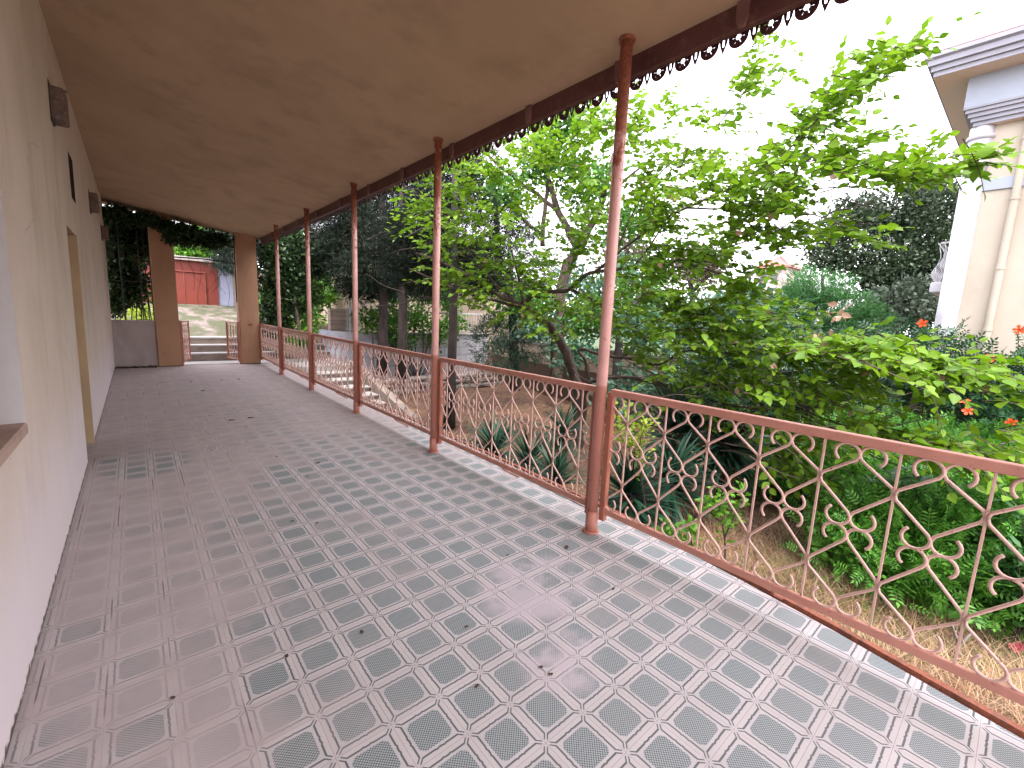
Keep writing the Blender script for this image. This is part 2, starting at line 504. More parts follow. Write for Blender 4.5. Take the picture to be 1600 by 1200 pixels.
M['leaf'] = leaf_mat('mulberry_leaf', (.09, .21, .010), (.21, .365, .022), trans=.43)
M['leafdry'] = leaf_mat('dried_leaf', (.33, .19, .12), (.45, .30, .24), trans=.2)
M['leaf2'] = leaf_mat('mid_leaf', (.04, .14, .015), (.10, .26, .03), trans=.3)
M['leafblue'] = leaf_mat('blue_green_leaf', (.045, .12, .075), (.10, .21, .14), trans=.25)
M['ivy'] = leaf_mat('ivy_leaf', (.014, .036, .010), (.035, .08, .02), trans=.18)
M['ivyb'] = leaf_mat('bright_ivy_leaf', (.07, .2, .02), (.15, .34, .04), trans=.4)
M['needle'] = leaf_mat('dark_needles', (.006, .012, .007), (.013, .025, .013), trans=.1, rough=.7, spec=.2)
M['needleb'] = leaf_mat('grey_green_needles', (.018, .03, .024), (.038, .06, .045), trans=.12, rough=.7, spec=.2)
M['conifer'] = leaf_mat('bright_conifer', (.035, .14, .05), (.10, .27, .07), trans=.25, rough=.6)
M['vine'] = leaf_mat('trumpet_vine_leaf', (.012, .055, .022), (.035, .105, .040), trans=.2)
M['shrub'] = leaf_mat('lush_shrub_leaf', (.045, .17, .025), (.16, .40, .06), trans=.35)
M['oleander'] = leaf_mat('oleander_leaf', (.03, .12, .035), (.08, .23, .06), trans=.25)
M['yucca'] = leaf_mat('yucca_blade', (.010, .045, .026), (.04, .095, .06), trans=.12, rough=.4)
M['yellow'] = leaf_mat('yellow_green_leaf', (.22, .33, .03), (.38, .46, .07), trans=.4)
M['young'] = leaf_mat('young_plant_leaf', (.09, .26, .025), (.2, .42, .05), trans=.4)
M['straw'] = leaf_mat('straw', (.36, .24, .14), (.52, .38, .26), trans=.15, rough=.7)
M['strawd'] = leaf_mat('brown_straw', (.28, .14, .075), (.42, .24, .13), trans=.1, rough=.8)
M['bankgrass'] = leaf_mat('bank_grass', (.05, .07, .025), (.10, .12, .05), trans=.2, rough=.8)
M['grass'] = leaf_mat('green_grass', (.10, .16, .04), (.19, .25, .08), trans=.2, rough=.7)
M['orange'] = leaf_mat('orange_petal', (.75, .10, .03), (.85, .16, .05), trans=.3)
M['pink'] = leaf_mat('pink_petal', (.75, .10, .25), (.8, .18, .3), trans=.3)
M['litter'] = plain('dead_leaf', (.10, .055, .035), (.06, .035, .025), 40, .9, 0)

# ------------------------------------------------------------------ leaves
def tmpl(kind):
    if kind == 'quad':      # folded diamond
        v = [(0, 0, 0), (.34, .45, .06), (0, 1, -.05), (-.34, .45, .06)]
        f = [(0, 1, 2), (0, 2, 3)]
    elif kind == 'ovate':   # broad pointed leaf with a midrib fold and drooping tip
        v = [(0, 0, 0), (.24, .16, .05), (.36, .42, .07), (.22, .74, .01), (0, 1.02, -.12),
             (-.22, .74, .01), (-.36, .42, .07), (-.24, .16, .05), (0, .42, -.02), (0, .74, -.05)]
        f = [(0, 1, 2, 8), (8, 2, 3, 9), (9, 3, 4), (0, 8, 6, 7), (8, 9, 5, 6), (9, 4, 5)]
    elif kind == 'lance':
        v = [(0, 0, 0), (.085, .35, .01), (.06, .72, -.03), (0, 1, -.1), (-.06, .72, -.03), (-.085, .35, .01)]
        f = [(0, 1, 5), (1, 2, 4, 5), (2, 3, 4)]
    elif kind == 'blade':
        v = [(-.03, 0, 0), (.03, 0, 0), (.03, .4, .0), (-.03, .4, 0), (.018, .75, -.05), (-.018, .75, -.05), (0, 1, -.14)]
        f = [(0, 1, 2, 3), (3, 2, 4, 5), (5, 4, 6)]
    elif kind == 'straw':
        v = [(-.008, 0, 0), (.008, 0, 0), (.006, .5, .10), (-.006, .5, .10), (0, 1, -.02)]
        f = [(0, 1, 2, 3), (3, 2, 4)]
    elif kind == 'needle':  # flat feathery spray: three thin fingers
        v = [(0, 0, 0), (.05, .4, .0), (0, 1, -.08), (-.05, .4, 0), (.30, .62, -.02), (.09, .25, 0), (-.30, .62, -.02), (-.09, .25, 0)]
        f = [(0, 1, 2), (0, 2, 3), (0, 5, 4), (0, 6, 7)]
    elif kind == 'pinnate':  # compound leaf, rib with paired leaflets
        v, f = [], []
        for i in range(4):
            y = .2 + i * .2
            for sgn in (1, -1):
                n = len(v)
                v += [(0, y, 0), (sgn * .17, y + .01, .03), (sgn * .32, y + .14, -.03), (sgn * .15, y + .13, .02)]
                f += [(n, n + 1, n + 2, n + 3)]
        n = len(v)
        v += [(0, .9, 0), (.08, 1.02, .02), (0, 1.22, -.05), (-.08, 1.02, .02)]; f += [(n, n + 1, n + 2, n + 3)]
        n = len(v)
        v += [(-.012, 0, 0), (.012, 0, 0), (.008, .95, 0), (-.008, .95, 0)]; f += [(n, n + 1, n + 2, n + 3)]
    return np.array(v, float), f


def scatter(name, pos, direc, nrm, size, kind, m, parent=None, width=1.0):
    """one mesh of many leaves: arrays of base points, growth directions, normals, lengths"""
    tv, tf = tmpl(kind)
    N = len(pos)
    if N == 0: return None
    d = direc / (np.linalg.norm(direc, axis=1, keepdims=True) + 1e-9)
    s = np.cross(d, nrm); s /= (np.linalg.norm(s, axis=1, keepdims=True) + 1e-9)
    n = np.cross(s, d)
    size = np.broadcast_to(np.asarray(size, float), (N,))
    w = np.broadcast_to(np.asarray(width, float), (N,))
    V = (pos[:, None, :] + size[:, None, None] * (tv[None, :, 0:1] * w[:, None, None] * s[:, None, :] + tv[None, :, 1:2] * d[:, None, :] + tv[None, :, 2:3] * n[:, None, :]))
    V = V.reshape(-1, 3)
    K = len(tv)
    starts, totals, idx = [], [], []
    lf = [len(f) for f in tf]
    per = sum(lf)
    flat = np.array([i for f in tf for i in f])
    loops = (np.arange(N)[:, None] * K + flat[None, :]).ravel()
    ls = np.cumsum([0] + lf[:-1])
    start = (np.arange(N)[:, None] * per + ls[None, :]).ravel()
    tot = np.tile(lf, N)
    me = bpy.data.meshes.new(name)
    me.vertices.add(len(V)); me.vertices.foreach_set('co', V.ravel().astype(np.float32))
    me.loops.add(len(loops)); me.loops.foreach_set('vertex_index', loops.astype(np.int32))
    me.polygons.add(len(start)); me.polygons.foreach_set('loop_start', start.astype(np.int32))
    try: me.polygons.foreach_set('loop_total', tot.astype(np.int32))
    except Exception: pass
    me.update(calc_edges=True); me.validate()
    return link(name, me, m, parent)


def unit(n): 
    v = rng.normal(size=(n, 3)); return v / np.linalg.norm(v, axis=1, keepdims=True)


def clump_leaves(blobs, n, csize, per, out=.5, up=.25, drop=0.0, hollow=.55):
    """leaf positions in clumps spread through ellipsoids; blobs = (centre, radii, weight)"""
    P, D = [], []
    W = np.array([b[2] for b in blobs], float); W /= W.sum()
    for b, wgt in zip(blobs, W):
        c, r = np.array(b[0], float), np.array(b[1], float)
        k = max(1, int(n * wgt / per))
        u = unit(k); rad = (hollow + (1 - hollow) * rng.random((k, 1))) ** .8
        cc = c + u * r * rad
        cdir = u * (1 / r) ; cdir /= np.linalg.norm(cdir, axis=1, keepdims=True)
        q = rng.normal(size=(k, per, 3)) * csize * np.array([1, 1, .7])
        P.append((cc[:, None, :] + q).reshape(-1, 3))
        dd = (cdir[:, None, :] * out + unit(k * per).reshape(k, per, 3) * .8 + q / (csize * 2.5) * .5)
        dd[..., 2] += up - drop
        D.append(dd.reshape(-1, 3))
    P = np.concatenate(P); D = np.concatenate(D)
    return P, D


def foliage(name, blobs, n, size, kind, m, parent=None, csize=.12, per=24, out=.5, up=.2, drop=0., hollow=.5, zmin=None, nup=.6, keep=None):
    P, D = clump_leaves(blobs, n, csize, per, out, up, drop, hollow)
    k = np.ones(len(P), bool)
    if zmin is not None: k &= P[:, 2] > zmin
    if keep is not None: k &= keep(P)
    P, D = P[k], D[k]
    Nn = unit(len(P)); Nn[:, 2] += nup
    sz = size * (0.65 + .7 * rng.random(len(P)))
    return scatter(name, P, D, Nn, sz, kind, m, parent)


def catmull(pts, sub=4):
    pts = [np.array(p, float) for p in pts]
    if len(pts) < 3: return pts
    out = []
    P = [2 * pts[0] - pts[1]] + pts + [2 * pts[-1] - pts[-2]]
    for i in range(1, len(P) - 2):
        for k in range(sub):
            t_ = k / sub
            out.append(.5 * ((2 * P[i]) + (-P[i - 1] + P[i + 1]) * t_ + (2 * P[i - 1] - 5 * P[i] + 4 * P[i + 1] - P[i + 2]) * t_ ** 2 + (-P[i - 1] + 3 * P[i] - 3 * P[i + 1] + P[i + 2]) * t_ ** 3))
    out.append(pts[-1])
    return out

# ================================================================== SETTING
# ground: one sheet to the horizon, low garden beside the veranda, higher ground beyond
def gz(x, y):
    def ss(a, b, t_):
        t_ = min(1, max(0, (t_ - a) / (b - a))); return t_ * t_ * (3 - 2 * t_)
    z = -.95
    up = ss(13.75, 14.1, y) * (1.55 if x > 5.2 else 0)
    if x > 11.5: up *= 1 - ss(11.5, 13, x)
    rise = 0
    if x <= 5.2:
        rise = ss(12.2, 13.2, y) * .75 if x > 4.6 else (.75 if y > 12.6 else 0)
        rise += ss(15.2, 21.5, y) * 1.55
    else:
        rise = up + ss(15.2, 24, y) * .8 * (1 if x < 12 else 0)
    hump = .06 * math.sin(x * 2.1) * math.cos(y * 1.7) + .04 * math.sin(x * 5 + y * 3)
    if x < 2.95 and y < 13.3: return -1.25
    if y > 13: hump *= .4
    return z + rise + hump


xs = [-300, -80, -20, -6, -2, 0, 1, 2, 2.6, 2.95] + [3.1 + .2 * i for i in range(48)] + [13, 14, 16, 20, 28, 45, 80, 150, 400]
ys = [-300, -80, -30, -12, -6, -4, -3] + [-2 + .25 * i for i in range(72)] + [16.2, 17, 18, 19, 20, 21, 22, 24, 28, 40, 70, 150, 400]
g = MB()
g.v = [(x, y, gz(x, y)) for y in ys for x in xs]
nx = len(xs)
g.f = [(j * nx + i, j * nx + i + 1, (j + 1) * nx + i + 1, (j + 1) * nx + i) for j in range(len(ys) - 1) for i in range(nx - 1)]
tag(g.build('ground', M['ground'], smooth=True), kind='structure')

# veranda floor slab, edge as measured
edge = [(2.36, -2.2), (2.40, -.5), (2.475, -.1), (2.585, .44), (2.66, .95), (2.71, 1.4), (2.76, 2.1), (2.80, 3.3), (2.84, 6), (2.86, 12.95)]
b = MB(); b.prism([(-.9, -2.2)] + edge + [(-.9, 12.95)], 2, -.16, 0)
floor = b.build('veranda_floor', M['tiles']); tag(floor, kind='structure')
b = MB(); b.prism([(-.9, -2.15)] + [(x - .05, y + (.05 if i == 0 else 0)) for i, (x, y) in enumerate(edge[:-1])] + [(2.81, 12.9), (-.9, 12.9)], 2, -1.5, -.163)
tag(b.build('veranda_base', M['slab_edge']), kind='structure')
# cement lip along the open edge
b = MB()
for (xa, ya), (xb, yb) in zip(edge[6:-1], edge[7:]):
    b.add([(xa - .10, ya, .003), (xa + .004, ya, .003), (xb + .004, yb, .003), (xb - .10, yb, .003), (xa - .10, ya, .009), (xa + .004, ya, .007), (xb + .004, yb, .007), (xb - .10, yb, .009)],
          [(4, 5, 6, 7), (1, 2, 6, 5), (0, 4, 7, 3)])
t = NT('cement_lip')
c = t.mixc(t.ramp(t.noise(6, 5), .4, .65), (.40, .345, .33), (.27, .22, .205)); t.color(c); t.rough(.8); t.bump(t.noise(30, 4), .4, .006)
o = b.build('floor_edging', t.m); tag(o, kind='structure')
# concrete drain apron below the edge
b = MB(); b.bbox(2.95, 3.42, 2.5, 5.2, -.6, -.34, .015); b.bbox(2.95, 3.35, 5.9, 9.0, -.6, -.30, .015)
tag(b.build('drain_kerb', M['concrete']), kind='structure')
b = MB(); b.box(3.02, 3.2, 2.55, 5.1, -.338, -.334)  # flat near-black strip laid on the kerb, painted as a hollow's shade
tag(b.build('drain_channel_shade', M['dark']), kind='structure')

# ------------------------------------------------------------------ the house we stand at
SH = .013
house = thing('veranda_house', 'cream limewashed house with a tiled veranda under a stained brown ceiling', 'house')
WX = -.42
holes = [(2.0, 2.88, .93, 2.62), (5.40, 6.20, -.02, 2.10), (6.10, 6.52, 2.44, 2.86)]
YB = sorted({-2.2, 13.0, *[h[0] for h in holes], *[h[1] for h in holes], -1, 0, 1, 3.6, 4.3, 5, 7.5, 8.7, 10, 11.5})
ZB = sorted({-.02, 3.62, *[h[2] for h in holes], *[h[3] for h in holes], .5, 1.5, 3.1})
def wx(z, off=0): return WX + SH * z + off
def hole(y, z): return any(h[0] < y < h[1] and h[2] < z < h[3] for h in holes)
w = MB()
for y0, y1 in zip(YB, YB[1:]):
    for z0, z1 in zip(ZB, ZB[1:]):
        if hole((y0 + y1) / 2, (z0 + z1) / 2): continue
        w.add([(wx(z0), y0, z0), (wx(z0), y1, z0), (wx(z1), y1, z1), (wx(z1), y0, z1)], [(0, 1, 2, 3)])
w.add([(wx(-.02, -.4), -2.2, -.02), (wx(-.02, -.4), 13, -.02), (wx(3.62, -.4), 13, 3.62), (wx(3.62, -.4), -2.2, 3.62)], [(3, 2, 1, 0)])
w.add([(wx(-.02), 13, -.02), (wx(-.02, -.4), 13, -.02), (wx(3.62, -.4), 13, 3.62), (wx(3.62), 13, 3.62)], [(0, 1, 2, 3)])
w.add([(wx(-.02), -2.2, -.02), (wx(-.02, -.4), -2.2, -.02), (wx(3.62, -.4), -2.2, 3.62), (wx(3.62), -2.2, 3.62)], [(3, 2, 1, 0)])
w.build('wall', M['wall'], house, fix=False)
# window opening: cracked whitewashed reveal, worn sill, red-brown frame
h0 = holes[0]
wi = MB().add([(wx(h0[2] + .02, .0), h0[1], h0[2]), (wx(h0[2], -.16), h0[1], h0[2]), (wx(h0[3], -.16), h0[1], h0[3]), (wx(h0[3]), h0[1], h0[3])], [(0, 1, 2, 3)])
wi.add([(wx(h0[2]), h0[0], h0[2]), (wx(h0[2], -.16), h0[0], h0[2]), (wx(h0[3], -.16), h0[0], h0[3]), (wx(h0[3]), h0[0], h0[3])], [(3, 2, 1, 0)])
wi.add([(wx(h0[3]), h0[0], h0[3]), (wx(h0[3], -.16), h0[0], h0[3]), (wx(h0[3], -.16), h0[1], h0[3]), (wx(h0[3]), h0[1], h0[3])], [(0, 1, 2, 3)])
win = wi.build('window', M['reveal'], house, fix=False)
# raised, broken band of plaster round the opening
MB().bbox(wx(.95, -.165), wx(.95, .003), h0[0], h0[1] + .004, h0[2] - .05, h0[2] + .003, .008).build('sill', M['sill'], win)
fr = MB()
for a_ in ((h0[0], h0[0] + .07), (h0[1] - .07, h0[1]), (2.44, 2.51)):
    fr.bbox(wx(1.5, -.155), wx(1.5, -.10), a_[0], a_[1], h0[2] + .004, h0[3] - .004)
for z_ in (h0[2] + .004, h0[3] - .074, 2.1):
    fr.bbox(wx(1.5, -.150), wx(1.5, -.105), h0[0] + .071, 2.439, z_, z_ + .07)
    fr.bbox(wx(1.5, -.150), wx(1.5, -.105), 2.511, h0[1] - .071, z_, z_ + .07)
fr.build('frame', M['frame'], win)
MB().box(wx(1.5, -.130), wx(1.5, -.120), h0[0] + .01, h0[1] - .01, h0[2] + .01, h0[3] - .01).build('pane', M['glass'], win)
# doorway
h1 = holes[1]
dj = MB()
dj.add([(wx(0, .006), h1[1] + .0, 0), (wx(0, -.33), h1[1], 0), (wx(2.1, -.33), h1[1], 2.1), (wx(2.1, .006), h1[1], 2.1)], [(0, 1, 2, 3)])
dj.add([(wx(0), h1[0], 0), (wx(0, -.33), h1[0], 0), (wx(2.1, -.33), h1[0], 2.1), (wx(2.1), h1[0], 2.1)], [(3, 2, 1, 0)])
dj.add([(wx(2.1), h1[0], 2.1), (wx(2.1, -.33), h1[0], 2.1), (wx(2.1, -.33), h1[1], 2.1), (wx(2.1), h1[1], 2.1)], [(0, 1, 2, 3)])
door = dj.build('doorway', M['jamb'], house, fix=False)
dl = MB().bbox(wx(1, -.33), wx(1, -.28), h1[0] + .03, h1[1] - .03, .01, 2.07)
for z0, z1 in ((.2, .9), (1.1, 1.95)):
    dl.bbox(wx(1, -.283), wx(1, -.27), h1[0] + .13, h1[1] - .13, z0, z1, .01)
dl.build('door', M['frame'], door)
# vent with broken grille
h2 = holes[2]
vb = MB().add([(wx(2.4), h2[1], h2[2]), (wx(2.4, -.18), h2[1], h2[2]), (wx(2.9, -.18), h2[1], h2[3]), (wx(2.9), h2[1], h2[3])], [(0, 1, 2, 3)])
vb.add([(wx(2.4), h2[0], h2[2]), (wx(2.4, -.18), h2[0], h2[2]), (wx(2.9, -.18), h2[0], h2[3]), (wx(2.9), h2[0], h2[3])], [(3, 2, 1, 0)])
vb.add([(wx(2.9), h2[0], h2[3]), (wx(2.9, -.18), h2[0], h2[3]), (wx(2.9, -.18), h2[1], h2[3]), (wx(2.9), h2[1], h2[3])], [(0, 1, 2, 3)])
vb.add([(wx(2.4), h2[0], h2[2]), (wx(2.4, -.18), h2[0], h2[2]), (wx(2.4, -.18), h2[1], h2[2]), (wx(2.4), h2[1], h2[2])], [(3, 2, 1, 0)])
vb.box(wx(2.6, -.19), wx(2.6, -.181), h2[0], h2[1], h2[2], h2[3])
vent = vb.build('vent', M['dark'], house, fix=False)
gr = MB()
for i in range(4): gr.tube([(wx(2.6, -.03), h2[0] + .05 + i * .1, h2[2]), (wx(2.6, -.03), h2[0] + .05 + i * .1, h2[3])], .008, 5)
gr.build('grille', M['iron'], vent)
# beam ends under the ceiling, each on a flat dark plate painted as recess shade
for y_, z0, z1, pr_ in ((5.0, 2.83, 3.06, .085), (8.7, 2.70, 2.95, .09), (11.5, 2.61, 2.84, .095)):
    be = MB()
    be.bbox(wx(2.9, -.05), wx(2.9, pr_), y_, y_ + .22, z0, z1, .012)
    for k in range(5):
        be.bbox(wx(2.9, .02 + rnd.random() * .08), wx(2.9, .06 + rnd.random() * .05), y_ - .004 - rnd.random() * .003, y_ + .01, z0 + .03 + k * .042, z0 + .05 + k * .042, .003)
    beo = be.build('beam_end', M['block'], house)
    pk = MB()
    a_ = [(y_ - .05, z0 - .03), (y_ - .035, z1 - .02), (y_ - .02, z1 + .035), (y_ + .25, z1 + .02), (y_ + .27, z0 + .02), (y_ + .1, z0 - .04)]
    pk.prism(a_, 0, wx(2.9, -.04), wx(2.9, .004)); pk.build('pocket_shade', M['dark'], beo)
# ceiling: rises from the eave to the wall
def cz(x, y): return 3.185 + .118 * (2.42 - x) + (.10 * max(0, (9 - y)) / 9) * max(0, min(1, (2.42 - x) / 2.8))
c_ = MB()
cx_ = [-.8, -.3, .2, .7, 1.2, 1.7, 2.1, 2.42, 2.53]; cy_ = [-2.2 + i * .6 for i in range(26)] + [13.35]
c_.v = [(x, y, cz(x, y)) for y in cy_ for x in cx_] + [(x, y, cz(x, y) + .14) for y in cy_ for x in cx_]
n_ = len(cx_); m_ = len(cy_)
for j in range(m_ - 1):
    for i in range(n_ - 1):
        a0 = j * n_ + i
        c_.f += [(a0, a0 + n_, a0 + n_ + 1, a0 + 1), tuple(q + n_ * m_ for q in (a0, a0 + 1, a0 + n_ + 1, a0 + n_))]
for j in range(m_ - 1):
    for i_ in (0, n_ - 1):
        a0 = j * n_ + i_; c_.f.append((a0, a0 + n_, a0 + n_ + n_ * m_, a0 + n_ * m_))
for i in range(n_ - 1):
    for j in (0, m_ - 1):
        a0 = j * n_ + i; c_.f.append((a0, a0 + 1, a0 + 1 + n_ * m_, a0 + n_ * m_))
c_.build('ceiling', M['ceiling'], house)
# roof over it, keeps the sky out of the veranda
r_ = MB().prism([(2.60, 3.305), (2.60, 3.34), (-1.0, 4.2), (-5.5, 4.9), (-5.5, 4.8), (-1.0, 4.1)], 1, -2.4, 13.5)
r_.build('roof', M['asbestos'], house)
# maroon fascia, brackets, pierced tin lace
fa = MB().bbox(2.532, 2.575, -2.3, 13.3, 3.05, 3.30, .004)
fa.bbox(2.577, 2.60, -2.3, 13.3, 3.062, 3.30, .004)
fasc = fa.build('fascia', M['fascia'], house)
for y_ in (1.22, 2.0, 2.88, 4.02, 5.1, 6.1, 7.2, 8.4, 9.5, 10.6, 11.7):
    bk = MB().prism([(y_ - .03, 3.175), (y_ + .03, 3.175), (y_ + .03, 3.09), (y_ + .016, 3.045), (y_ - .016, 3.045), (y_ - .03, 3.09)], 0, 2.51, 2.531)
    bk.build('bracket', M['bracket'], fasc)
def rosette(b, y, z, R=.053):
    x0, x1 = 2.602, 2.606
    n = 48
    def ringpt(r, k): 
        a = 2 * math.pi * k / n; return (y + r * math.cos(a), z + r * math.sin(a))
    def quad(p):
        b.add([(x0, *q) for q in p] + [(x1, *q) for q in p], [(3, 2, 1, 0), (4, 5, 6, 7), (0, 1, 5, 4), (1, 2, 6, 5), (2, 3, 7, 6), (3, 0, 4, 7)])
    for k in range(n):
        quad([ringpt(R * .62, k), ringpt(R, k), ringpt(R, k + 1), ringpt(R * .62, k + 1)])
        if k % 8 != 0:
            quad([ringpt(R * .26, k), ringpt(R * .62, k), ringpt(R * .62, k + 1), ringpt(R * .26, k + 1)])
    # solid shoulders joining the disc to the board
    for s_ in (-1, 1):
        quad([(y + s_ * R * .6, z + R * .8), (y + s_ * R * .98, z), (y + s_ * R * 1.1, z + .03), (y + s_ * R * 1.1, 3.07)])
la = MB()
y_ = -1.8
while y_ < 13.2:
    rosette(la, y_, 3.052)
    for dy in (0,):
        c0 = y_ + .0808 + dy
        la.prism([(c0 - .026, 3.08), (c0 - .006, 3.08), (c0 - .006, 3.035), (c0, 3.03), (c0, 2.995), (c0 - .018, 3.04)], 0, 2.602, 2.606)
        la.prism([(c0 + .026, 3.08), (c0 + .018, 3.04), (c0 + .0004, 2.995), (c0 + .0004, 3.03), (c0 + .006, 3.035), (c0 + .006, 3.08)], 0, 2.602, 2.606)
    y_ += .1615
la.build('tin_lace', M['lace'], fasc)
# pillars and parapet closing the far end
for x0, x1, lab in ((.335, .765, 'ochre plastered pillar with creeper hanging over its top'), (1.985, 2.42, 'ochre plastered pillar beside the end of the railing')):
    p = MB().bbox(x0, x1, 12.9, 13.3, 0, cz((x0 + x1) / 2, 13) + .06, .012)
    tag(p.build('pillar', M['pillar'], house), lab)
MB().bbox(-.44, .334, 12.96, 13.2, 0, 1.055, .01).build('parapet', M['parapet'], house)
MB().box(.766, 1.984, 12.955, 13.3, -.3, -.004).build('threshold', M['riser'], house)
# switch plate on the pillar
MB().bbox(2.16, 2.26, 12.885, 12.897, .98, 1.03, .003).build('socket', M['iron'], house)

# ------------------------------------------------------------------ railing posts and panels
PY = [1.85, 4.06, 6.28, 8.47, 10.67]
plabel = ['nearest pink pipe post, rusty at the top, between the two largest railing panels',
          'second pink pipe post from the camera, rising in front of the leafy green tree',
          'third pink pipe post from the camera, in front of the dark conifers',
          'fourth pink pipe post from the camera, second from the far pillar',
          'last pink pipe post, the one closest to the far pillar']
def post_mesh(par, y):
    zt = cz(2.39, y)
    pm = MB().tube([(0, 0, .0), (0, 0, .16)], .043, 20); pm.tube([(0, 0, .155), (0, 0, zt)], .037, 20)
    pm.tube([(0, 0, 0.0), (0, 0, .012)], .058, 20)
    return pm.build('pipe', M['post'], par, smooth=False)
for i, y_ in enumerate(PY):
    ro = thing('veranda_post', plabel[i], 'post', 'pink pipe posts holding the veranda eave', (2.39, y_, 0))
    o = post_mesh(ro, y_)
    o.data.polygons.foreach_set('use_smooth', [len(p.vertices) == 4 for p in o.data.polygons])
    cp = MB().tube([(0, 0, cz(2.39, y_) - .015), (0, 0, cz(2.39, y_) + .01)], .05, 16); cp.build('cap_plate', M['iron'], ro)
PITCH_Y = .272
def arc(cy, cz_, r, a0, a1, n=9):
    return [(0, cy + r * math.cos(math.radians(a0 + (a1 - a0) * k / n)), cz_ + r * math.sin(math.radians(a0 + (a1 - a0) * k / n))) for k in range(n + 1)]
def scroll_mb(h=.135):
    b = MB()
    R = .045
    for zc, in ((.815,), (.385,)):
        for sy in (1, -1):
            for sz in (1, -1):
                # arm from the welded node out to mid cell, curling back on its own side
                tz = .138 if zc > .6 and sz > 0 else (.160 if (zc > .6) else (.181 if sz > 0 else .150))
                cyy, czz = h - R, zc + sz * tz
                pts = [(0, .002, zc - sz * .004), (0, .010, zc + sz * .022)]
                pts += [(0, h - .010, czz - sz * .026)]
                pts += arc(cyy, czz, R, -8, 232, 13) if sz > 0 else [(0, p[1], 2 * czz - p[2]) for p in arc(cyy, czz, R, -8, 232, 13)]
                pts = [(0.004 * sy, p[1] * sy, p[2]) for p in pts]
                b.tube(pts, .0068, 6)
    return b
bar_mb = MB().bbox(-.005, .005, -.005, .005, .188, 1.0, .0012)
bar_me = None
def panel(y1, nb, pitch, label, first=False, ylow=None):
    """railing panel running from y1 (far stile) back towards the viewer"""
    L = pitch * nb
    ro = thing('railing_panel', label, 'railing', 'scrollwork railing panels between the veranda posts', (2.43, y1 - L / 2, 0))
    h = L / 2
    MB().bbox(-.022, .022, -h, h, .999, 1.042, .003).build('top_rail', M['rail'], ro)
    MB().bbox(-.012, .012, -h, h, .150, .19, .003).build('bottom_rail', M['rail'], ro)
    for s_ in (-1, 1):
        MB().bbox(-.02, .02, s_ * h - .018, s_ * h + .026, .10, 1.02, .003).build('stile', M['stile'], ro)
    f = MB().tube([(0, 0, .17), (.06, 0, .10), (.23, 0, .0)], .009, 6).build('foot', M['iron'], ro)
    global bar_me
    for k in range(nb):
        yy = h - pitch * (k + .5)
        if bar_me is None:
            o1 = bar_mb.build('bar', M['scroll'], ro); o2 = scroll_mb().build('scroll', M['scroll'], ro, smooth=True)
            bar_me = (o1.data, o2.data)
        else:
            o1 = bpy.data.objects.new('bar', bar_me[0]); o2 = bpy.data.objects.new('scroll', bar_me[1])
            for o in (o1, o2): COL.objects.link(o); o.parent = ro
        o1.location = (0, yy, 0); o2.location = (0, yy, 0)
        o2.scale = (1, pitch / .27, 1)
    return ro
panel(1.784, 8, PITCH_Y, 'large nearest railing panel, from the right edge of the photo to the nearest post')
rl = ['railing panel of curled iron between the nearest and the second post',
      'railing panel of curled iron between the second and the third post',
      'railing panel of curled iron between the third and the fourth post',
      'railing panel of curled iron between the fourth and the last post']
for i in range(4):
    y1 = PY[i + 1] - .062; y0 = PY[i] + .062
    panel(y1, 8, (y1 - y0) / 8, rl[i])
panel(12.87, 8, (12.87 - 10.732) / 8, 'farthest railing panel, between the last post and the ochre pillar')
# rusty angle iron bolted along the slab edge
b = MB()
ae = [(x + .035, y) for x, y in edge[1:]]
for (xa, ya), (xb, yb) in zip(ae, ae[1:]):
    b.add([(xa, ya, -.03), (xb, yb, -.03), (xb, yb, .012), (xa, ya, .012), (xa - .008, ya, -.03), (xb - .008, yb, -.03), (xb - .008, yb, .012), (xa - .008, ya, .012)],
          [(0, 1, 2, 3), (7, 6, 5, 4), (3, 2, 6, 7), (0, 4, 5, 1)])
    b.add([(xa, ya, .004), (xb, yb, .004), (xb + .03, yb, .004), (xa + .03, ya, .004), (xa, ya, .010), (xb, yb, .010), (xb + .03, yb, .010), (xa + .03, ya, .010)],
          [(3, 2, 1, 0), (4, 5, 6, 7), (2, 3, 7, 6)])
o = b.build('angle_iron', M['iron']); tag(o, 'long rusty angle iron along the outer edge of the tiled floor', 'angle iron')

# ------------------------------------------------------------------ low gate at the far end
def gate_leaf(x, rz, label):
    ro = thing('gate_leaf', label, 'gate', 'two low open gate leaves between the pillars', (x, 13.0, 0)); ro.rotation_euler = (0, 0, rz)
    Wd = .56
    for a_, n_ in ((0.0, 'stile'), (Wd, 'stile')): MB().bbox(a_, a_ + .035, -.018, .018, .06, 1.06, .003).build(n_, M['stile'], ro)
    MB().bbox(.036, Wd - .001, -.015, .015, 1.02, 1.055, .003).build('top_rail', M['rail'], ro)
    MB().bbox(.036, Wd - .001, -.015, .015, .10, .14, .003).build('bottom_rail', M['rail'], ro)
    sw = MB()
    for cx in (.17, .31, .45):
        for cz2 in (.25, .41, .57, .73, .89):
            sw.tube([(cx + .062 * math.cos(a), 0, cz2 + .075 * math.sin(a)) for a in np.linspace(0, 2 * math.pi, 13)], .009, 5, cap=False)
    for cx in (.10, .24, .38, .52): sw.tube([(cx, 0, .14), (cx, 0, 1.02)], .006, 4)
    sw.build('scrollwork', M['scroll'], ro)
    return ro
gate_leaf(.80, math.radians(72), 'open low gate leaf folded back against the left pillar')
gate_leaf(1.955, math.radians(107), 'open low gate leaf folded back against the right pillar')
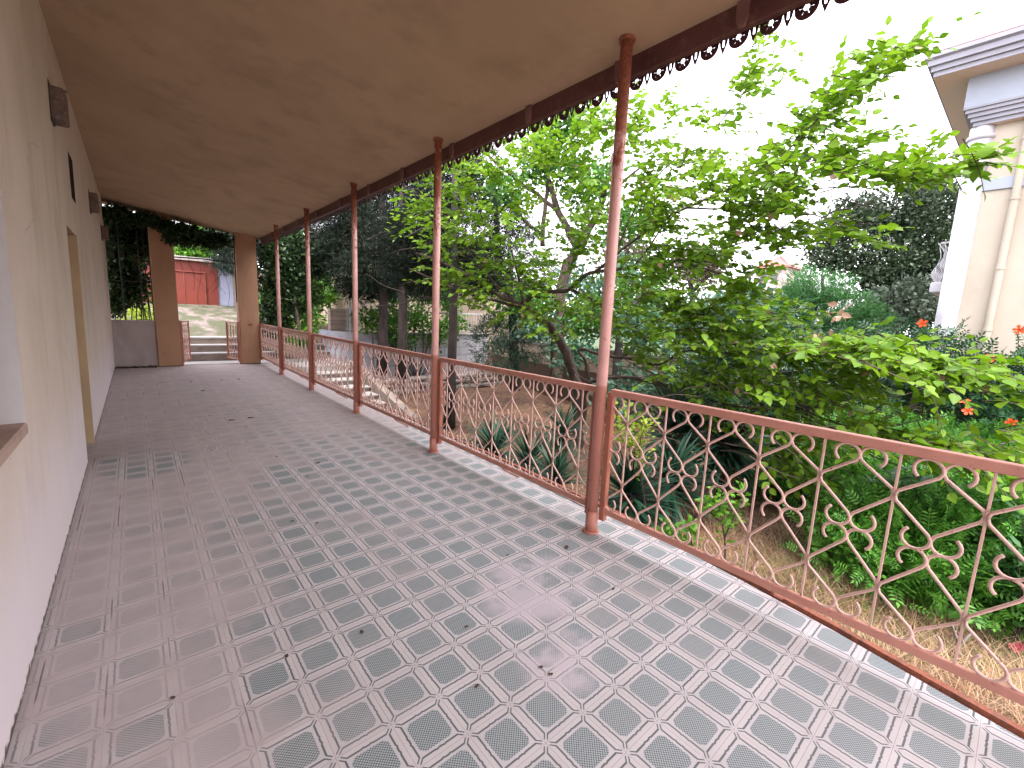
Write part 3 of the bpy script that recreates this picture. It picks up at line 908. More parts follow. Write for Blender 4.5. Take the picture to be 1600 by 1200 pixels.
# gate posts
for x, lab in ((.785, 'short red gate post on the left pillar'), (1.965, 'short red gate post on the right pillar')):
    tag(MB().bbox(x - .018, x + .018, 12.905, 12.95, 0, 1.07, .003).build('gate_post', M['stile']), lab, 'gate post', 'gate posts')

# ------------------------------------------------------------------ beyond the gate
LX0, LX1 = -.6, 4.55
b = MB().box(LX0, LX1, 13.302, 14.2, -1.2, -.03); b.box(2.88, LX1, 12.1, 13.30, -1.2, -.03)
tag(b.build('landing', M['tread']), kind='structure')
st = thing('upper_steps', 'pale stone steps rising beyond the open gate', 'steps')
for i in range(3):
    y0 = 14.2 + i * .42
    MB().box(LX0, LX1 + .3, y0 + .03, y0 + .46, -.9, .13 + i * .19).build('riser', M['riser'], st)
    MB().bbox(LX0, LX1 + .3, y0, y0 + .42, .132 + i * .19, .175 + i * .19, .008).build('tread', M['tread'], st)
st = thing('garden_steps', 'pale garden steps going down beside the veranda railing', 'steps')
NST = 7
for i in range(NST):
    y1 = 12.1 - i * .48
    zt = -.03 - (i + 1) * .125
    MB().box(3.0, 4.4, y1 - .46, y1 - .001, -1.3, zt - .045).build('riser', M['riser'], st)
    MB().bbox(2.98, 4.42, y1 - .50, y1 - .02, zt - .04, zt, .008).build('tread', M['tread'], st)
b = MB()
b.add([(4.43, 12.1, .10), (4.62, 12.1, .10), (4.62, 8.5, -.78), (4.43, 8.5, -.78), (4.43, 12.1, -1.2), (4.62, 12.1, -1.2), (4.62, 8.5, -1.2), (4.43, 8.5, -1.2)],
      [(0, 1, 2, 3), (0, 3, 7, 4), (1, 5, 6, 2), (3, 2, 6, 7), (0, 4, 5, 1)])
b.build('cheek_wall', M['riser'], st)
# cobbled path climbing to the garage
b = MB()
pyy = [15.45 + i * .5 for i in range(14)]
for y0, y1 in zip(pyy, pyy[1:]):
    b.add([(-.6, y0, gz(1, y0) + .04 + (.0)), (3.9, y0, gz(1, y0) + .04), (3.9, y1, gz(1, y1) + .04), (-.6, y1, gz(1, y1) + .04)], [(0, 1, 2, 3)])
t = NT('cobbled_path')
v = t.n.new('ShaderNodeTexVoronoi'); v.feature = 'DISTANCE_TO_EDGE'; v.inputs['Scale'].default_value = 3.2
mp = t.n.new('ShaderNodeMapping'); mp.inputs['Scale'].default_value = (.55, 1, 0); t.l.new(t.pos, mp.inputs[0]); t.l.new(mp.outputs[0], v.inputs['Vector'])
c = t.mixc(t.ramp(v.outputs['Distance'], .02, .06), (.14, .11, .09), t.mixc(t.ramp(t.noise(3, 5), .4, .65), (.20, .165, .15), (.14, .115, .105)))
xx_, yy_, zz_ = t.sep(t.pos)
gm = t.math('MULTIPLY', t.ramp(yy_, 16.2, 18.2), t.ramp(t.noise(1.8, 5), .36, .56))
c = t.mixc(t.math('MULTIPLY', gm, .9), c, (.055, .065, .028))
t.color(c); t.rough(.9); t.bump(t.math('ADD', v.outputs['Distance'], t.noise(20, 3)), .5, .03)
tag(b.build('path', t.m, fix=False), kind='structure')

gzr = gz(1, 22)
gar = thing('garage', 'orange red metal garage with a panelled door up the path', 'garage')
MB().box(-1.2, 2.70, 22.2, 25, gzr - .1, gzr + 1.75).build('wall', M['red'], gar)
MB().bbox(-1.4, 2.9, 22.0, 25.2, gzr + 1.752, gzr + 1.90, .01).build('roof', M['asbestos'], gar)
d_ = MB().bbox(1.15, 2.25, 22.12, 22.197, gzr - .02, gzr + 1.28, .01).build('door', M['red'], gar)
f_ = MB()
for a_ in ((1.12, 1.16), (1.55, 1.585), (2.24, 2.28)): f_.bbox(a_[0], a_[1], 22.09, 22.195, gzr, gzr + 1.3, .003)
f_.bbox(1.12, 2.28, 22.08, 22.19, gzr + 1.3, gzr + 1.35, .003)
f_.build('frame', M['dred'], d_)
bw = thing('blue_wall', 'pale blue rendered wall beside the red garage', 'wall')
MB().box(2.705, 3.25, 22.3, 22.7, gzr - .1, gzr + 1.9).build('render', M['blue'], bw)
MB().box(3.255, 6.5, 22.35, 22.7, gzr - .1, gzr + 1.7).build('beige_render', M['beige'], bw)
# trellis wire over the gateway
tr = thing('trellis', 'rusty wire trellis across the top of the gateway', 'trellis')
w = MB().tube([(.765, 13.1, 2.52), (1.3, 13.1, 2.54), (1.985, 13.1, 2.50)], .016, 6)
w.tube([(1.975, 13.1, 3.2), (1.975, 13.1, 1.55)], .014, 5)
w.build('rod', M['wire'], tr)
w = MB()
for k in range(9):
    pts = [(.8 + k * .14 + .05 * math.sin(k + j), 13.1, 3.2 - j * .2) for j in range(4 + (k % 4) * 2)]
    w.tube(catmull(pts, 2), .004, 3)
for k in range(5):
    x0 = 1.0 + rnd.random() * .7
    pts = [(x0, 13.1, 2.5)]
    for j in range(6): pts.append((pts[-1][0] + rnd.uniform(-.12, .14), 13.1 + rnd.uniform(-.05, .05), pts[-1][2] - .13))
    w.tube(catmull([p for p in pts if .8 < p[0] < 1.95], 2), .004, 3)
w.build('wire', M['twig'], tr)
# window grille in the left opening
w = MB()
for x in (-.18, .14, .24, .325): w.tube([(x, 13.16, 1.055), (x, 13.16, 3.2)], .011, 5)
for z in (1.9, 2.7): w.tube([(-.42, 13.16, z), (.33, 13.16, z)], .009, 5)
tag(w.build('window_grille', M['wire']), 'thin dark metal bars in the opening above the grey parapet', 'grille')

# ------------------------------------------------------------------ terrace walls to the left of the garden
bwall = thing('block_wall', 'grey block retaining wall behind the dark conifer trunks', 'wall')
MB().box(5.75, 10.3, 13.55, 13.8, -1.1, .74).build('blocks', M['greyblock'], bwall)
MB().bbox(5.7, 10.35, 13.5, 13.85, .742, .80, .008).build('coping', M['concrete'], bwall)
# curved white planter wall
cw = thing('curved_wall', 'white curved block wall where the terrace turns, left of the conifers', 'wall')
b = MB(); b2 = MB()
arcp = [(5.72, 13.62)] + [(5.3 + 0 * k, 13.62) for k in range(1)] + [(4.95 - .35 * math.sin(a), 13.97 - .35 * math.cos(a)) for a in np.linspace(0, math.pi / 2, 8)] + [(4.60, 15.3)]
for (xa, ya), (xb, yb) in zip(arcp, arcp[1:]):
    b.add([(xa, ya, -1.1), (xb, yb, -1.1), (xb, yb, .80), (xa, ya, .80), (xa + .12, ya + .2, -1.1), (xb + .12, yb + .2, -1.1), (xb + .12, yb + .2, .80), (xa + .12, ya + .2, .80)],
          [(0, 1, 2, 3), (7, 6, 5, 4), (3, 2, 6, 7)])
b.build('blocks', M['whiteblock'], cw)
MB().bbox(4.75, 5.6, 14.6, 14.85, .5, 1.5, .01).build('brick_pier', M['brick'], cw)
# white balustrade on the terrace
bl = thing('balustrade', 'white iron balustrade on top of the grey block wall', 'railing')
MB().bbox(5.0, 10.3, 13.92, 13.96, 1.50, 1.54, .003).build('top_rail', M['white'], bl)
MB().bbox(5.0, 10.3, 13.92, 13.96, .86, .89, .003).build('bottom_rail', M['white'], bl)
for i in range(45):
    x = 5.05 + i * .118
    if i == 0:
        bal0 = MB().tube([(0, 0, .86), (0, 0, 1.5)], .011, 5).build('baluster', M['white'], bl); bal0.location = (x, 13.94, 0)
    else:
        o = bpy.data.objects.new('baluster', bal0.data); COL.objects.link(o); o.parent = bl; o.location = (x, 13.94, 0)
# sloping handrail near ivy
hr = thing('stair_handrail', 'grey sloping handrail beside the ivy mass', 'handrail')
MB().tube([(3.55, 14.15, .75), (4.55, 15.3, 1.5), (4.7, 15.6, 1.5)], .018, 6).build('rail', M['concrete'], hr)
w = MB()
for k in range(5):
    a = k / 4; w.tube([(3.6 + a * .9, 14.2 + a * 1.05, .1 + a * .45), (3.6 + a * .9, 14.2 + a * 1.05, .79 + a * .67)], .012, 5)
w.build('baluster', M['wire'], hr)
# white lamp post
lp = thing('garden_lamp', 'white curved garden lamp post above the curved wall', 'lamp post')
MB().tube(catmull([(5.3, 14.4, .6), (5.3, 14.4, 2.0), (5.27, 14.4, 2.3), (5.15, 14.4, 2.5), (5.0, 14.4, 2.42), (4.98, 14.4, 2.25)], 4), .032, 8).build('pole', M['white'], lp)
MB().tube([(4.98, 14.4, 2.25), (4.98, 14.4, 2.19), (4.98, 14.4, 2.08), (4.98, 14.4, 2.02)], [.03, .075, .07, .02], 10).build('lamp_shade', M['white'], lp)

bb = thing('beige_building', 'low beige rendered building behind the conifers', 'building')
MB().box(6.0, 12.2, 16.2, 20, .2, 4.4).build('wall', M['beige'], bb)
MB().bbox(5.8, 12.4, 16.0, 20.2, 4.402, 4.6, .02).build('roof', M['asbestos'], bb)
for x in (7.3, 9.5):
    f_ = MB().bbox(x, x + 1.0, 16.15, 16.197, 1.9, 3.1, .01).build('window', M['white'], bb)
    MB().box(x + .08, x + .92, 16.135, 16.149, 1.98, 3.02).build('pane', M['glass'], f_)
bw2 = thing('yard_building', 'beige rendered annexe at the end of the block wall', 'building')
MB().box(10.36, 13.5, 13.9, 16.1, -1.2, 2.9).build('wall', M['beige'], bw2)
MB().bbox(10.2, 13.7, 13.7, 16.15, 2.902, 3.05, .02).build('roof', M['asbestos'], bw2)

# garden boundary wall
gw = thing('boundary_wall', 'beige garden wall behind the leaning tree', 'wall')
wpts = [(10.35, 13.3), (9.9, 9.5), (9.7, 4), (9.7, -9)]
b = MB(); cpg = MB()
for (xa, ya), (xb, yb) in zip(wpts, wpts[1:]):
    b.add([(xa, ya, -1.2), (xb, yb, -1.2), (xb, yb, .62), (xa, ya, .62), (xa + .2, ya, -1.2), (xb + .2, yb, -1.2), (xb + .2, yb, .62), (xa + .2, ya, .62)], [(0, 1, 2, 3), (7, 6, 5, 4), (3, 2, 6, 7)])
    cpg.add([(xa - .03, ya, .623), (xb - .03, yb, .623), (xb - .03, yb, .69), (xa - .03, ya, .69), (xa + .23, ya, .623), (xb + .23, yb, .623), (xb + .23, yb, .69), (xa + .23, ya, .69)], [(0, 1, 2, 3), (7, 6, 5, 4), (3, 2, 6, 7), (4, 5, 1, 0)])
b.build('render', M['beige'], gw); cpg.build('coping', M['concrete'], gw)

# low rubble edging
low = thing('rubble_edging', 'low line of dark rubble stones at the back of the dry bed', 'stone wall')
b = MB()
def stone(b, c, r):
    n, m2 = 7, 5
    vs = []
    for i in range(m2 + 1):
        th = math.pi * i / m2
        for k in range(n):
            ph = 2 * math.pi * k / n
            q = 1 + rnd.uniform(-.16, .16)
            vs.append((c[0] + r[0] * q * math.sin(th) * math.cos(ph), c[1] + r[1] * q * math.sin(th) * math.sin(ph), c[2] + r[2] * q * math.cos(th)))
    fs = [(i * n + k, i * n + (k + 1) % n, (i + 1) * n + (k + 1) % n, (i + 1) * n + k) for i in range(m2) for k in range(n)]
    b.add(vs, fs)
x = 4.9
while x < 9.9:
    for lay in range(3):
        y = 12.0 + (x - 5) * .02
        stone(b, (x + rnd.uniform(-.05, .05), y + rnd.uniform(-.05, .05), -.88 + lay * .17), (rnd.uniform(.16, .24), .14, rnd.uniform(.09, .12)))
    x += rnd.uniform(.26, .34)
b.build('stones', M['stone'], low)

# ------------------------------------------------------------------ neighbouring house
nh = thing('neighbour_house', 'pale cream neighbouring house with a moulded blue grey cornice, cut by the right edge', 'house')
HX, HY = 12.0, 1.12
MB().box(HX, 20, -9, HY, -1.2, 5.35).build('wall', M['house'], nh)
# cornice, profile in (out, z), carried round the far corner
def cornice(prof, m, name, z0):
    b = MB()
    n = len(prof)
    vs = []
    for o_, z in prof:
        vs += [(HX - o_, -9, z0 + z), (HX - o_, HY + o_, z0 + z), (20, HY + o_, z0 + z)]
    fs = []
    for i in range(n - 1):
        a = i * 3; c2 = (i + 1) * 3
        fs += [(a, c2, c2 + 1, a + 1), (a + 1, c2 + 1, c2 + 2, a + 2)]
    b.add(vs, fs)
    return b.build(name, m, nh)
cornice([(0.0, 0), (.14, .0), (.14, .07), (.18, .07), (.18, .14), (.22, .14), (.22, .21), (.26, .21), (.26, .27), (.29, .27), (.29, .30)], M['cornice'], 'lower_moulding', 5.26)
cornice([(.28, 0), (.29, .02), (.29, .52), (.30, .56)], M['trim'], 'frieze', 5.545)
cornice([(.285, -.003), (.718, -.003)], M['soffit'], 'soffit', 6.08)
cornice([(.28, 0), (.72, .0), (.72, .08), (.76, .08), (.76, .16), (.81, .17), (.81, .26), (.86, .29), (.86, .36), (.1, .40)], M['cornice'], 'upper_moulding', 6.08)
cornice([(.0, 0.0), (.135, .0)], M['soffit'], 'soffit', 5.255)
MB().add([(HX - .86, -9, 6.45), (HX - .86, HY + .86, 6.45), (20, HY + .86, 6.45), (20, -9, 8.6), (15.5, -9, 8.6), (15.5, -2.8, 8.6), (20, -2.8, 8.6)],
         [(0, 1, 5, 4), (1, 2, 6, 5), (5, 6, 3, 4)]).build('roof', M['redroof'], nh)
MB().bbox(HX - .035, HX - .001, -9, HY - .12, 4.12, 4.32, .006).build('string_course', M['trim'], nh)
# corner column with ring capital
cr = .16
cyl = [(HX + .03, HY + .02, z) for z in (-1.2, 4.5)]
MB().tube(cyl, cr, 20).build('column', M['white'], nh, smooth=True)
cap = MB()
zz = [4.58, 4.73, 4.88, 5.03]
for z in zz: cap.tube([(HX + .03, HY + .02, z + dz) for dz in (0, .015, .045, .075, .09)], [cr + .004, cr + .03, cr + .038, cr + .03, cr + .004], 20)
cap.tube([(HX + .03, HY + .02, 4.45), (HX + .03, HY + .02, 5.26)], cr + .004, 20)
cap.build('capital', M['white'], nh, smooth=True)
dp = MB().tube([(HX - .06, .56, 5.26), (HX - .06, .56, -1.0)], .055, 12)
for z in (4.9, 3.9, 2.7, 1.6): dp.tube([(HX - .06, .56, z), (HX - .06, .56, z + .05)], .066, 12)
dp.build('downpipe', M['house'], nh, smooth=False)
bal = MB().bbox(HX + .15, HX + 1.6, HY + .001, HY + .36, 2.32, 2.52, .02).build('balcony', M['white'], nh)
w = MB()
def bcurve(y): return y
for k in range(9):
    x = HX + .2 + k * .16
    for s_ in (-1, 1):
        pts = [(x + s_ * .05 * math.sin(q * 3.1), HY + .30 + .07 * math.sin(q * 2.6), 2.52 + q * .28) for q in np.linspace(0, 2.7, 9)]
        w.tube(pts, .006, 5)
for s_ in range(5):
    y = HY + .04 + s_ * .065
    pts = [(HX + .18 + .03 * math.sin(q * 5 + s_ * 2), y + .025 * math.sin(q * 4 + s_), 2.52 + q * .28) for q in np.linspace(0, 2.7, 9)]
    w.tube(pts, .006, 5)
w.tube([(HX + .18, HY + .01, 3.28), (HX + .18, HY + .30, 3.28), (HX + 1.6, HY + .30, 3.28)], .018, 6)
w.build('balcony_railing', M['white'], bal)

# small far house with red roof
C0 = pix(1212, 425, 60)
fh = thing('far_house', 'small pink house with a red hipped roof seen through the leaves', 'house')
cx0, cy0, cz0 = C0
MB().box(cx0 - 1.7, cx0 + 3, cy0 - 1.9, cy0 + 1.9, -2, cz0 + .4).build('wall', plain('pink_render', (.55, .42, .42), None, 2, .8), fh)
MB().add([(cx0 - 2.2, cy0 - 2.4, cz0 + .4), (cx0 - 2.2, cy0 + 2.4, cz0 + .4), (cx0 + 3.5, cy0 + 2.4, cz0 + .4), (cx0 + 3.5, cy0 - 2.4, cz0 + .4), (cx0 + .4, cy0 - .3, cz0 + 2.2), (cx0 + .9, cy0 + .3, cz0 + 2.2)],
         [(0, 1, 5, 4), (1, 2, 5), (2, 3, 4, 5), (3, 0, 4), (3, 2, 1, 0)]).build('roof', M['redroof'], fh)
for y in (-.9, .5):
    MB().box(cx0 - 1.76, cx0 - 1.702, cy0 + y, cy0 + y + .7, cz0 - 1.4, cz0 - .3).build('window', M['glass'], fh)
#FOLIAGE
# ================================================================== VEGETATION
def limbs(name, m, parent, lines, n=7, knots=True):
    """lines: lists of (px, py, depth, radius)"""
    b = MB()
    for ln in lines:
        P = [np.append(pix(p[0], p[1], p[2]), p[3]) for p in ln]
        q = catmull(P, 4)
        pts = [p[:3] for p in q]
        if knots:
            for i in range(1, len(pts) - 1): pts[i] = pts[i] + rng.normal(size=3) * q[i][3] * .18
        b.tube(pts, [max(.003, p[3]) for p in q], n if ln[0][3] > .02 else 5)
    return b.build(name, m, parent, smooth=True, fix=False)


def sprays(blobs, origin, leaf, size=(.082, .128), nleaf=(7, 12), tl=(.3, .65), droop=.15, flat=.75):
    """leafy twigs: returns twig tubes and leaf arrays"""
    tb = MB(); P, D, Nn, Sz = [], [], [], []
    for (px, py, rx, ry, dep, dd, n) in blobs:
        for _ in range(int(n * (1.75 if px < 1140 and py > 190 else 1.35))):
            base = pix(px + rng.normal() * rx, py + rng.normal() * ry, dep + rng.normal() * dd)
            out = base - origin; out[2] *= .4; out /= np.linalg.norm(out)
            d = out * .7 + unit(1)[0] * .75; d[2] = d[2] * .5 + .08
            d /= np.linalg.norm(d)
            L = rng.uniform(*tl)
            k = int(rng.integers(*nleaf))
            bend = unit(1)[0] * .15
            pts = []
            for i in range(5):
                s = i / 4
                pts.append(base + d * L * (s - .4) + bend * s * s * L + np.array([0, 0, -droop * L * s * s]))
            tb.tube(pts, [.006, .005, .0042, .0034, .002], 3, cap=False)
            for i in range(k):
                s = (i + .6) / k
                j = min(3, int(s * 4)); f = s * 4 - j
                p = pts[j] * (1 - f) + pts[min(4, j + 1)] * f
                tdir = pts[min(4, j + 1)] - pts[j]; tdir /= np.linalg.norm(tdir) + 1e-9
                side = np.cross(tdir, [0, 0, 1.0]); side /= np.linalg.norm(side) + 1e-9
                sg = 1 if i % 2 else -1
                ld = tdir * .6 + side * sg * (.75 + rng.normal() * .2) + np.array([0, 0, -.12 + rng.normal() * .22])
                if i == k - 1: ld = tdir
                nn = np.array([0, 0, flat]) + rng.normal(size=3) * .38
                P.append(p); D.append(ld); Nn.append(nn); Sz.append(rng.uniform(*size) * (.75 + .35 * math.sin(math.pi * min(1, s + .15))))
    return tb, np.array(P), np.array(D), np.array(Nn), np.array(Sz)

# ---- the leaning mulberry in the dry bed
OR = pix(850, 480, 8.2)
mt = thing('leaning_tree', 'leaning leafy tree with bright green leaves and curved trunk reaching towards the veranda', 'tree')
T_ = [
    [(905, 712, 8.75, .13), (904, 670, 8.75, .105), (903, 630, 8.7, .098), (897, 585, 8.6, .095), (878, 540, 8.5, .09), (852, 503, 8.35, .082), (818, 478, 8.1, .07)],
    [(818, 478, 8.1, .06), (780, 462, 7.9, .036), (735, 432, 7.6, .028), (690, 410, 7.3, .02), (650, 395, 7.0, .012)],
    [(818, 480, 8.1, .05), (775, 470, 8.2, .03), (720, 455, 8.2, .022), (640, 420, 8.1, .012)],
    [(815, 480, 8.1, .06), (832, 462, 8.0, .045), (845, 455, 7.9, .04), (885, 454, 7.6, .036), (905, 437, 7.4, .034), (930, 425, 7.2, .03), (1000, 417, 6.8, .026), (1060, 407, 6.5, .02), (1120, 410, 6.2, .012)],
    [(893, 452, 7.6, .026), (920, 465, 7.4, .018), (960, 485, 7.1, .012)],
    [(990, 417, 6.85, .02), (1015, 385, 6.6, .016), (1035, 355, 6.4, .012), (1060, 330, 6.2, .008)],
    [(1000, 416, 6.8, .02), (1030, 440, 6.5, .016), (1060, 470, 6.2, .013), (1110, 500, 5.8, .009)],
    [(818, 476, 8.1, .034), (812, 440, 8.0, .022), (800, 395, 7.8, .015), (790, 350, 7.6, .008)],
    [(815, 478, 8.1, .03), (770, 440, 7.8, .018), (735, 395, 7.5, .013), (722, 350, 7.3, .008), (720, 300, 7.2, .005)],
    # low right-hand stems from the same base
    [(910, 660, 8.7, .06), (918, 610, 8.5, .05), (916, 570, 8.3, .042), (906, 545, 8.2, .03), (935, 553, 7.9, .03), (990, 562, 7.4, .024), (1030, 570, 7.0, .02), (1065, 550, 6.6, .016), (1120, 545, 6.2, .013), (1180, 545, 5.7, .011), (1260, 562, 5.1, .009), (1340, 585, 4.5, .005)],
    [(914, 600, 8.5, .042), (945, 592, 8.1, .036), (985, 590, 7.6, .03), (1040, 603, 7.0, .024), (1090, 602, 6.5, .02), (1150, 612, 6.0, .015), (1220, 628, 5.4, .010), (1300, 628, 4.9, .005)],
    [(985, 591, 7.6, .026), (1040, 600, 7.0, .022), (1085, 618, 6.4, .018), (1160, 636, 5.7, .014), (1230, 640, 5.2, .009), (1310, 628, 4.7, .005)],
    [(1060, 600, 6.8, .02), (1000, 575, 7.2, .01), (975, 560, 7.4, .006)],
    [(1230, 560, 5.3, .012), (1270, 593, 4.9, .010), (1340, 585, 4.4, .007), (1420, 570, 4.0, .004)],
    [(1170, 600, 5.8, .013), (1290, 655, 4.8, .009), (1400, 680, 4.2, .007), (1500, 715, 3.8, .004)],
    [(1200, 630, 5.6, .010), (1330, 680, 4.5, .007), (1440, 712, 4.0, .005), (1560, 745, 3.6, .003)],
    [(1040, 605, 6.9, .011), (1110, 680, 6.0, .007), (1170, 715, 5.4, .005), (1260, 765, 4.9, .003)],
    # high limbs out over the railing, seen against the sky
    [(930, 425, 7.2, .026), (985, 380, 6.6, .022), (1050, 335, 6.0, .018), (1130, 300, 5.4, .015), (1200, 262, 5.0, .012), (1260, 205, 4.8, .009), (1330, 130, 4.6, .006), (1425, 70, 4.4, .003)],
    [(1070, 325, 5.9, .014), (1150, 325, 5.3, .011), (1230, 302, 4.9, .009), (1300, 293, 4.6, .007), (1390, 288, 4.3, .005), (1470, 262, 4.0, .004), (1555, 240, 3.7, .002)],
    [(960, 400, 6.9, .018), (985, 340, 6.7, .015), (1015, 290, 6.5, .011), (1055, 248, 6.3, .009), (1110, 205, 6.1, .007), (1160, 150, 5.9, .005), (1205, 70, 5.7, .003)],
    [(1100, 400, 6.2, .013), (1180, 372, 5.6, .010), (1260, 350, 5.1, .007), (1370, 350, 4.7, .004)],
    [(1060, 408, 6.4, .012), (1130, 430, 5.9, .009), (1200, 460, 5.4, .006), (1290, 500, 4.8, .004)],
    [(1180, 372, 5.6, .008), (1230, 320, 5.3, .005), (1320, 320, 4.9, .003)],
]
limbs('trunk', M['bark'], mt, T_)
B = [  # px, py, rx, ry, depth, spread in depth, twigs
    (660, 325, 16, 20, 7.3, .3, 14), (700, 375, 22, 25, 7.3, .3, 18), (665, 265, 18, 14, 7.2, .3, 12), (725, 300, 22, 22, 7.2, .3, 20),
    (770, 255, 24, 16, 7.2, .3, 20), (700, 440, 24, 16, 7.4, .3, 14), (745, 350, 22, 22, 7.4, .3, 16), (790, 400, 25, 22, 7.5, .3, 20),
    (760, 460, 25, 14, 7.7, .3, 14), (840, 430, 24, 22, 7.5, .3, 26), (870, 490, 24, 18, 7.4, .3, 24), (820, 325, 24, 24, 7.2, .4, 14),
    (830, 225, 26, 18, 6.9, .4, 22), (890, 260, 24, 26, 6.8, .4, 22), (930, 200, 22, 22, 6.4, .4, 22), (905, 345, 24, 24, 7.0, .4, 20),
    (945, 470, 22, 22, 7.2, .3, 22), (900, 400, 24, 20, 7.2, .3, 18), (1000, 200, 20, 26, 6.0, .3, 14), (1005, 290, 22, 24, 6.3, .3, 20),
    (1040, 345, 26, 22, 6.2, .3, 26), (1020, 420, 24, 24, 6.5, .3, 26), (1080, 400, 28, 22, 6.2, .3, 26), (1060, 475, 28, 22, 6.2, .3, 30),
    (1130, 470, 28, 20, 5.8, .3, 28), (1000, 500, 26, 20, 6.8, .3, 20), (1010, 545, 22, 14, 7.0, .3, 12), (1090, 530, 30, 16, 6.1, .3, 26),
    (1110, 180, 26, 12, 5.9, .2, 9), (1160, 135, 16, 16, 5.8, .2, 8), (1195, 80, 16, 22, 5.7, .2, 10), (1060, 245, 24, 12, 6.1, .2, 10), (1040, 170, 14, 10, 6.1, .2, 3),
    (1075, 295, 26, 14, 5.7, .3, 16), (1130, 270, 24, 14, 5.3, .3, 12), (1160, 310, 28, 18, 5.2, .3, 22), (1210, 255, 24, 18, 5.0, .3, 20), (1230, 310, 26, 18, 4.9, .3, 20),
    (1255, 200, 18, 16, 4.8, .2, 14), (1295, 165, 18, 16, 4.7, .2, 14), (1335, 125, 18, 14, 4.6, .2, 13), (1385, 90, 20, 11, 4.5, .2, 10), (1425, 68, 12, 7, 4.4, .1, 4),
    (1300, 250, 24, 14, 4.6, .2, 15), (1360, 260, 24, 14, 4.4, .2, 15), (1420, 262, 24, 14, 4.2, .2, 14), (1480, 258, 20, 12, 4.0, .2, 10), (1535, 243, 12, 6, 3.75, .1, 4), (1340, 215, 20, 10, 4.5, .2, 6),
    (1150, 370, 30, 18, 5.5, .3, 20), (1220, 360, 26, 12, 5.2, .3, 12), (1290, 355, 26, 12, 4.9, .2, 9), (1350, 365, 18, 12, 4.7, .2, 5),
    (1170, 430, 26, 18, 5.5, .3, 15), (1200, 500, 30, 18, 5.3, .3, 26), (1150, 540, 30, 16, 5.7, .3, 26), (1240, 540, 30, 16, 5.0, .3, 28),
    (1290, 545, 28, 14, 4.6, .3, 24), (1340, 545, 28, 14, 4.3, .3, 24), (1400, 555, 28, 14, 4.0, .3, 24), (1455, 575, 26, 14, 3.8, .2, 18), (1520, 580, 26, 14, 3.8, .2, 14), (1575, 600, 18, 14, 3.7, .2, 10),
    (1100, 590, 32, 14, 6.2, .3, 26), (1180, 595, 30, 14, 5.6, .3, 26), (1260, 600, 28, 14, 5.0, .3, 24), (1330, 605, 26, 12, 4.7, .3, 14), (1040, 640, 30, 12, 6.6, .3, 10),
    (1150, 650, 32, 14, 5.8, .3, 14), (1220, 660, 26, 14, 5.3, .3, 18), (1270, 690, 24, 14, 5.0, .3, 14), (1240, 730, 22, 16, 5.0, .3, 12), (1280, 780, 16, 16, 4.8, .2, 8),
    (1370, 670, 26, 10, 4.2, .2, 12), (1430, 690, 26, 10, 4.0, .2, 14), (1490, 705, 26, 10, 3.8, .2, 14), (1550, 715, 22, 10, 3.7, .2, 12), (1350, 640, 16, 12, 4.4, .2, 6), (1590, 690, 12, 18, 3.8, .2, 8),
]
tb, P, D, Nn, Sz = sprays(B, OR, None)
bw_ = tb
for (px, py, rx, ry, dep, n_, L_) in [(1060, 610, 90, 22, 6.6, 34, 1.0), (1200, 635, 80, 20, 5.2, 24, .8), (740, 430, 50, 30, 7.8, 30, .9), (1020, 560, 50, 30, 7.2, 22, .8), (1100, 690, 60, 30, 5.8, 18, .8), (1350, 690, 70, 14, 4.5, 14, .6), (1250, 300, 90, 40, 5, 14, .6), (880, 470, 50, 40, 7.8, 24, .7)]:
    for _ in range(n_):
        p0 = pix(px + rng.normal() * rx, py + rng.normal() * ry, dep + rng.normal() * .3)
        out = p0 - OR; out[2] *= .3; out /= np.linalg.norm(out)
        d_ = out + unit(1)[0] * .5; d_ /= np.linalg.norm(d_); pts = [p0]
        for i in range(6):
            d_ = d_ + unit(1)[0] * .22; d_ /= np.linalg.norm(d_); pts.append(pts[-1] + d_ * L_ * rng.uniform(.7, 1.2) / 6)
        if min(p[0] for p in pts) < 2.8: continue
        bw_.tube(pts, [.0085 * (1 - .12 * i) for i in range(7)], 4, cap=False)
tb.build('twigs', M['twig'], mt, fix=False)
keep = P[:, 0] > 2.95
P, D, Nn, Sz = P[keep], D[keep], Nn[keep], Sz[keep]
dry = rng.random(len(P)) < .006
scatter('crown', P[~dry], D[~dry], Nn[~dry], Sz[~dry], 'ovate', M['leaf'], mt)
c0 = pix(1310, 495, 4.3)
Pd = np.concatenate([P[dry], c0 + rng.normal(size=(9, 3)) * .05, pix(1285, 525, 4.4) + rng.normal(size=(8, 3)) * .05])
scatter('dried_leaves', Pd, unit(len(Pd)), unit(len(Pd)), .085, 'ovate', M['leafdry'], mt)

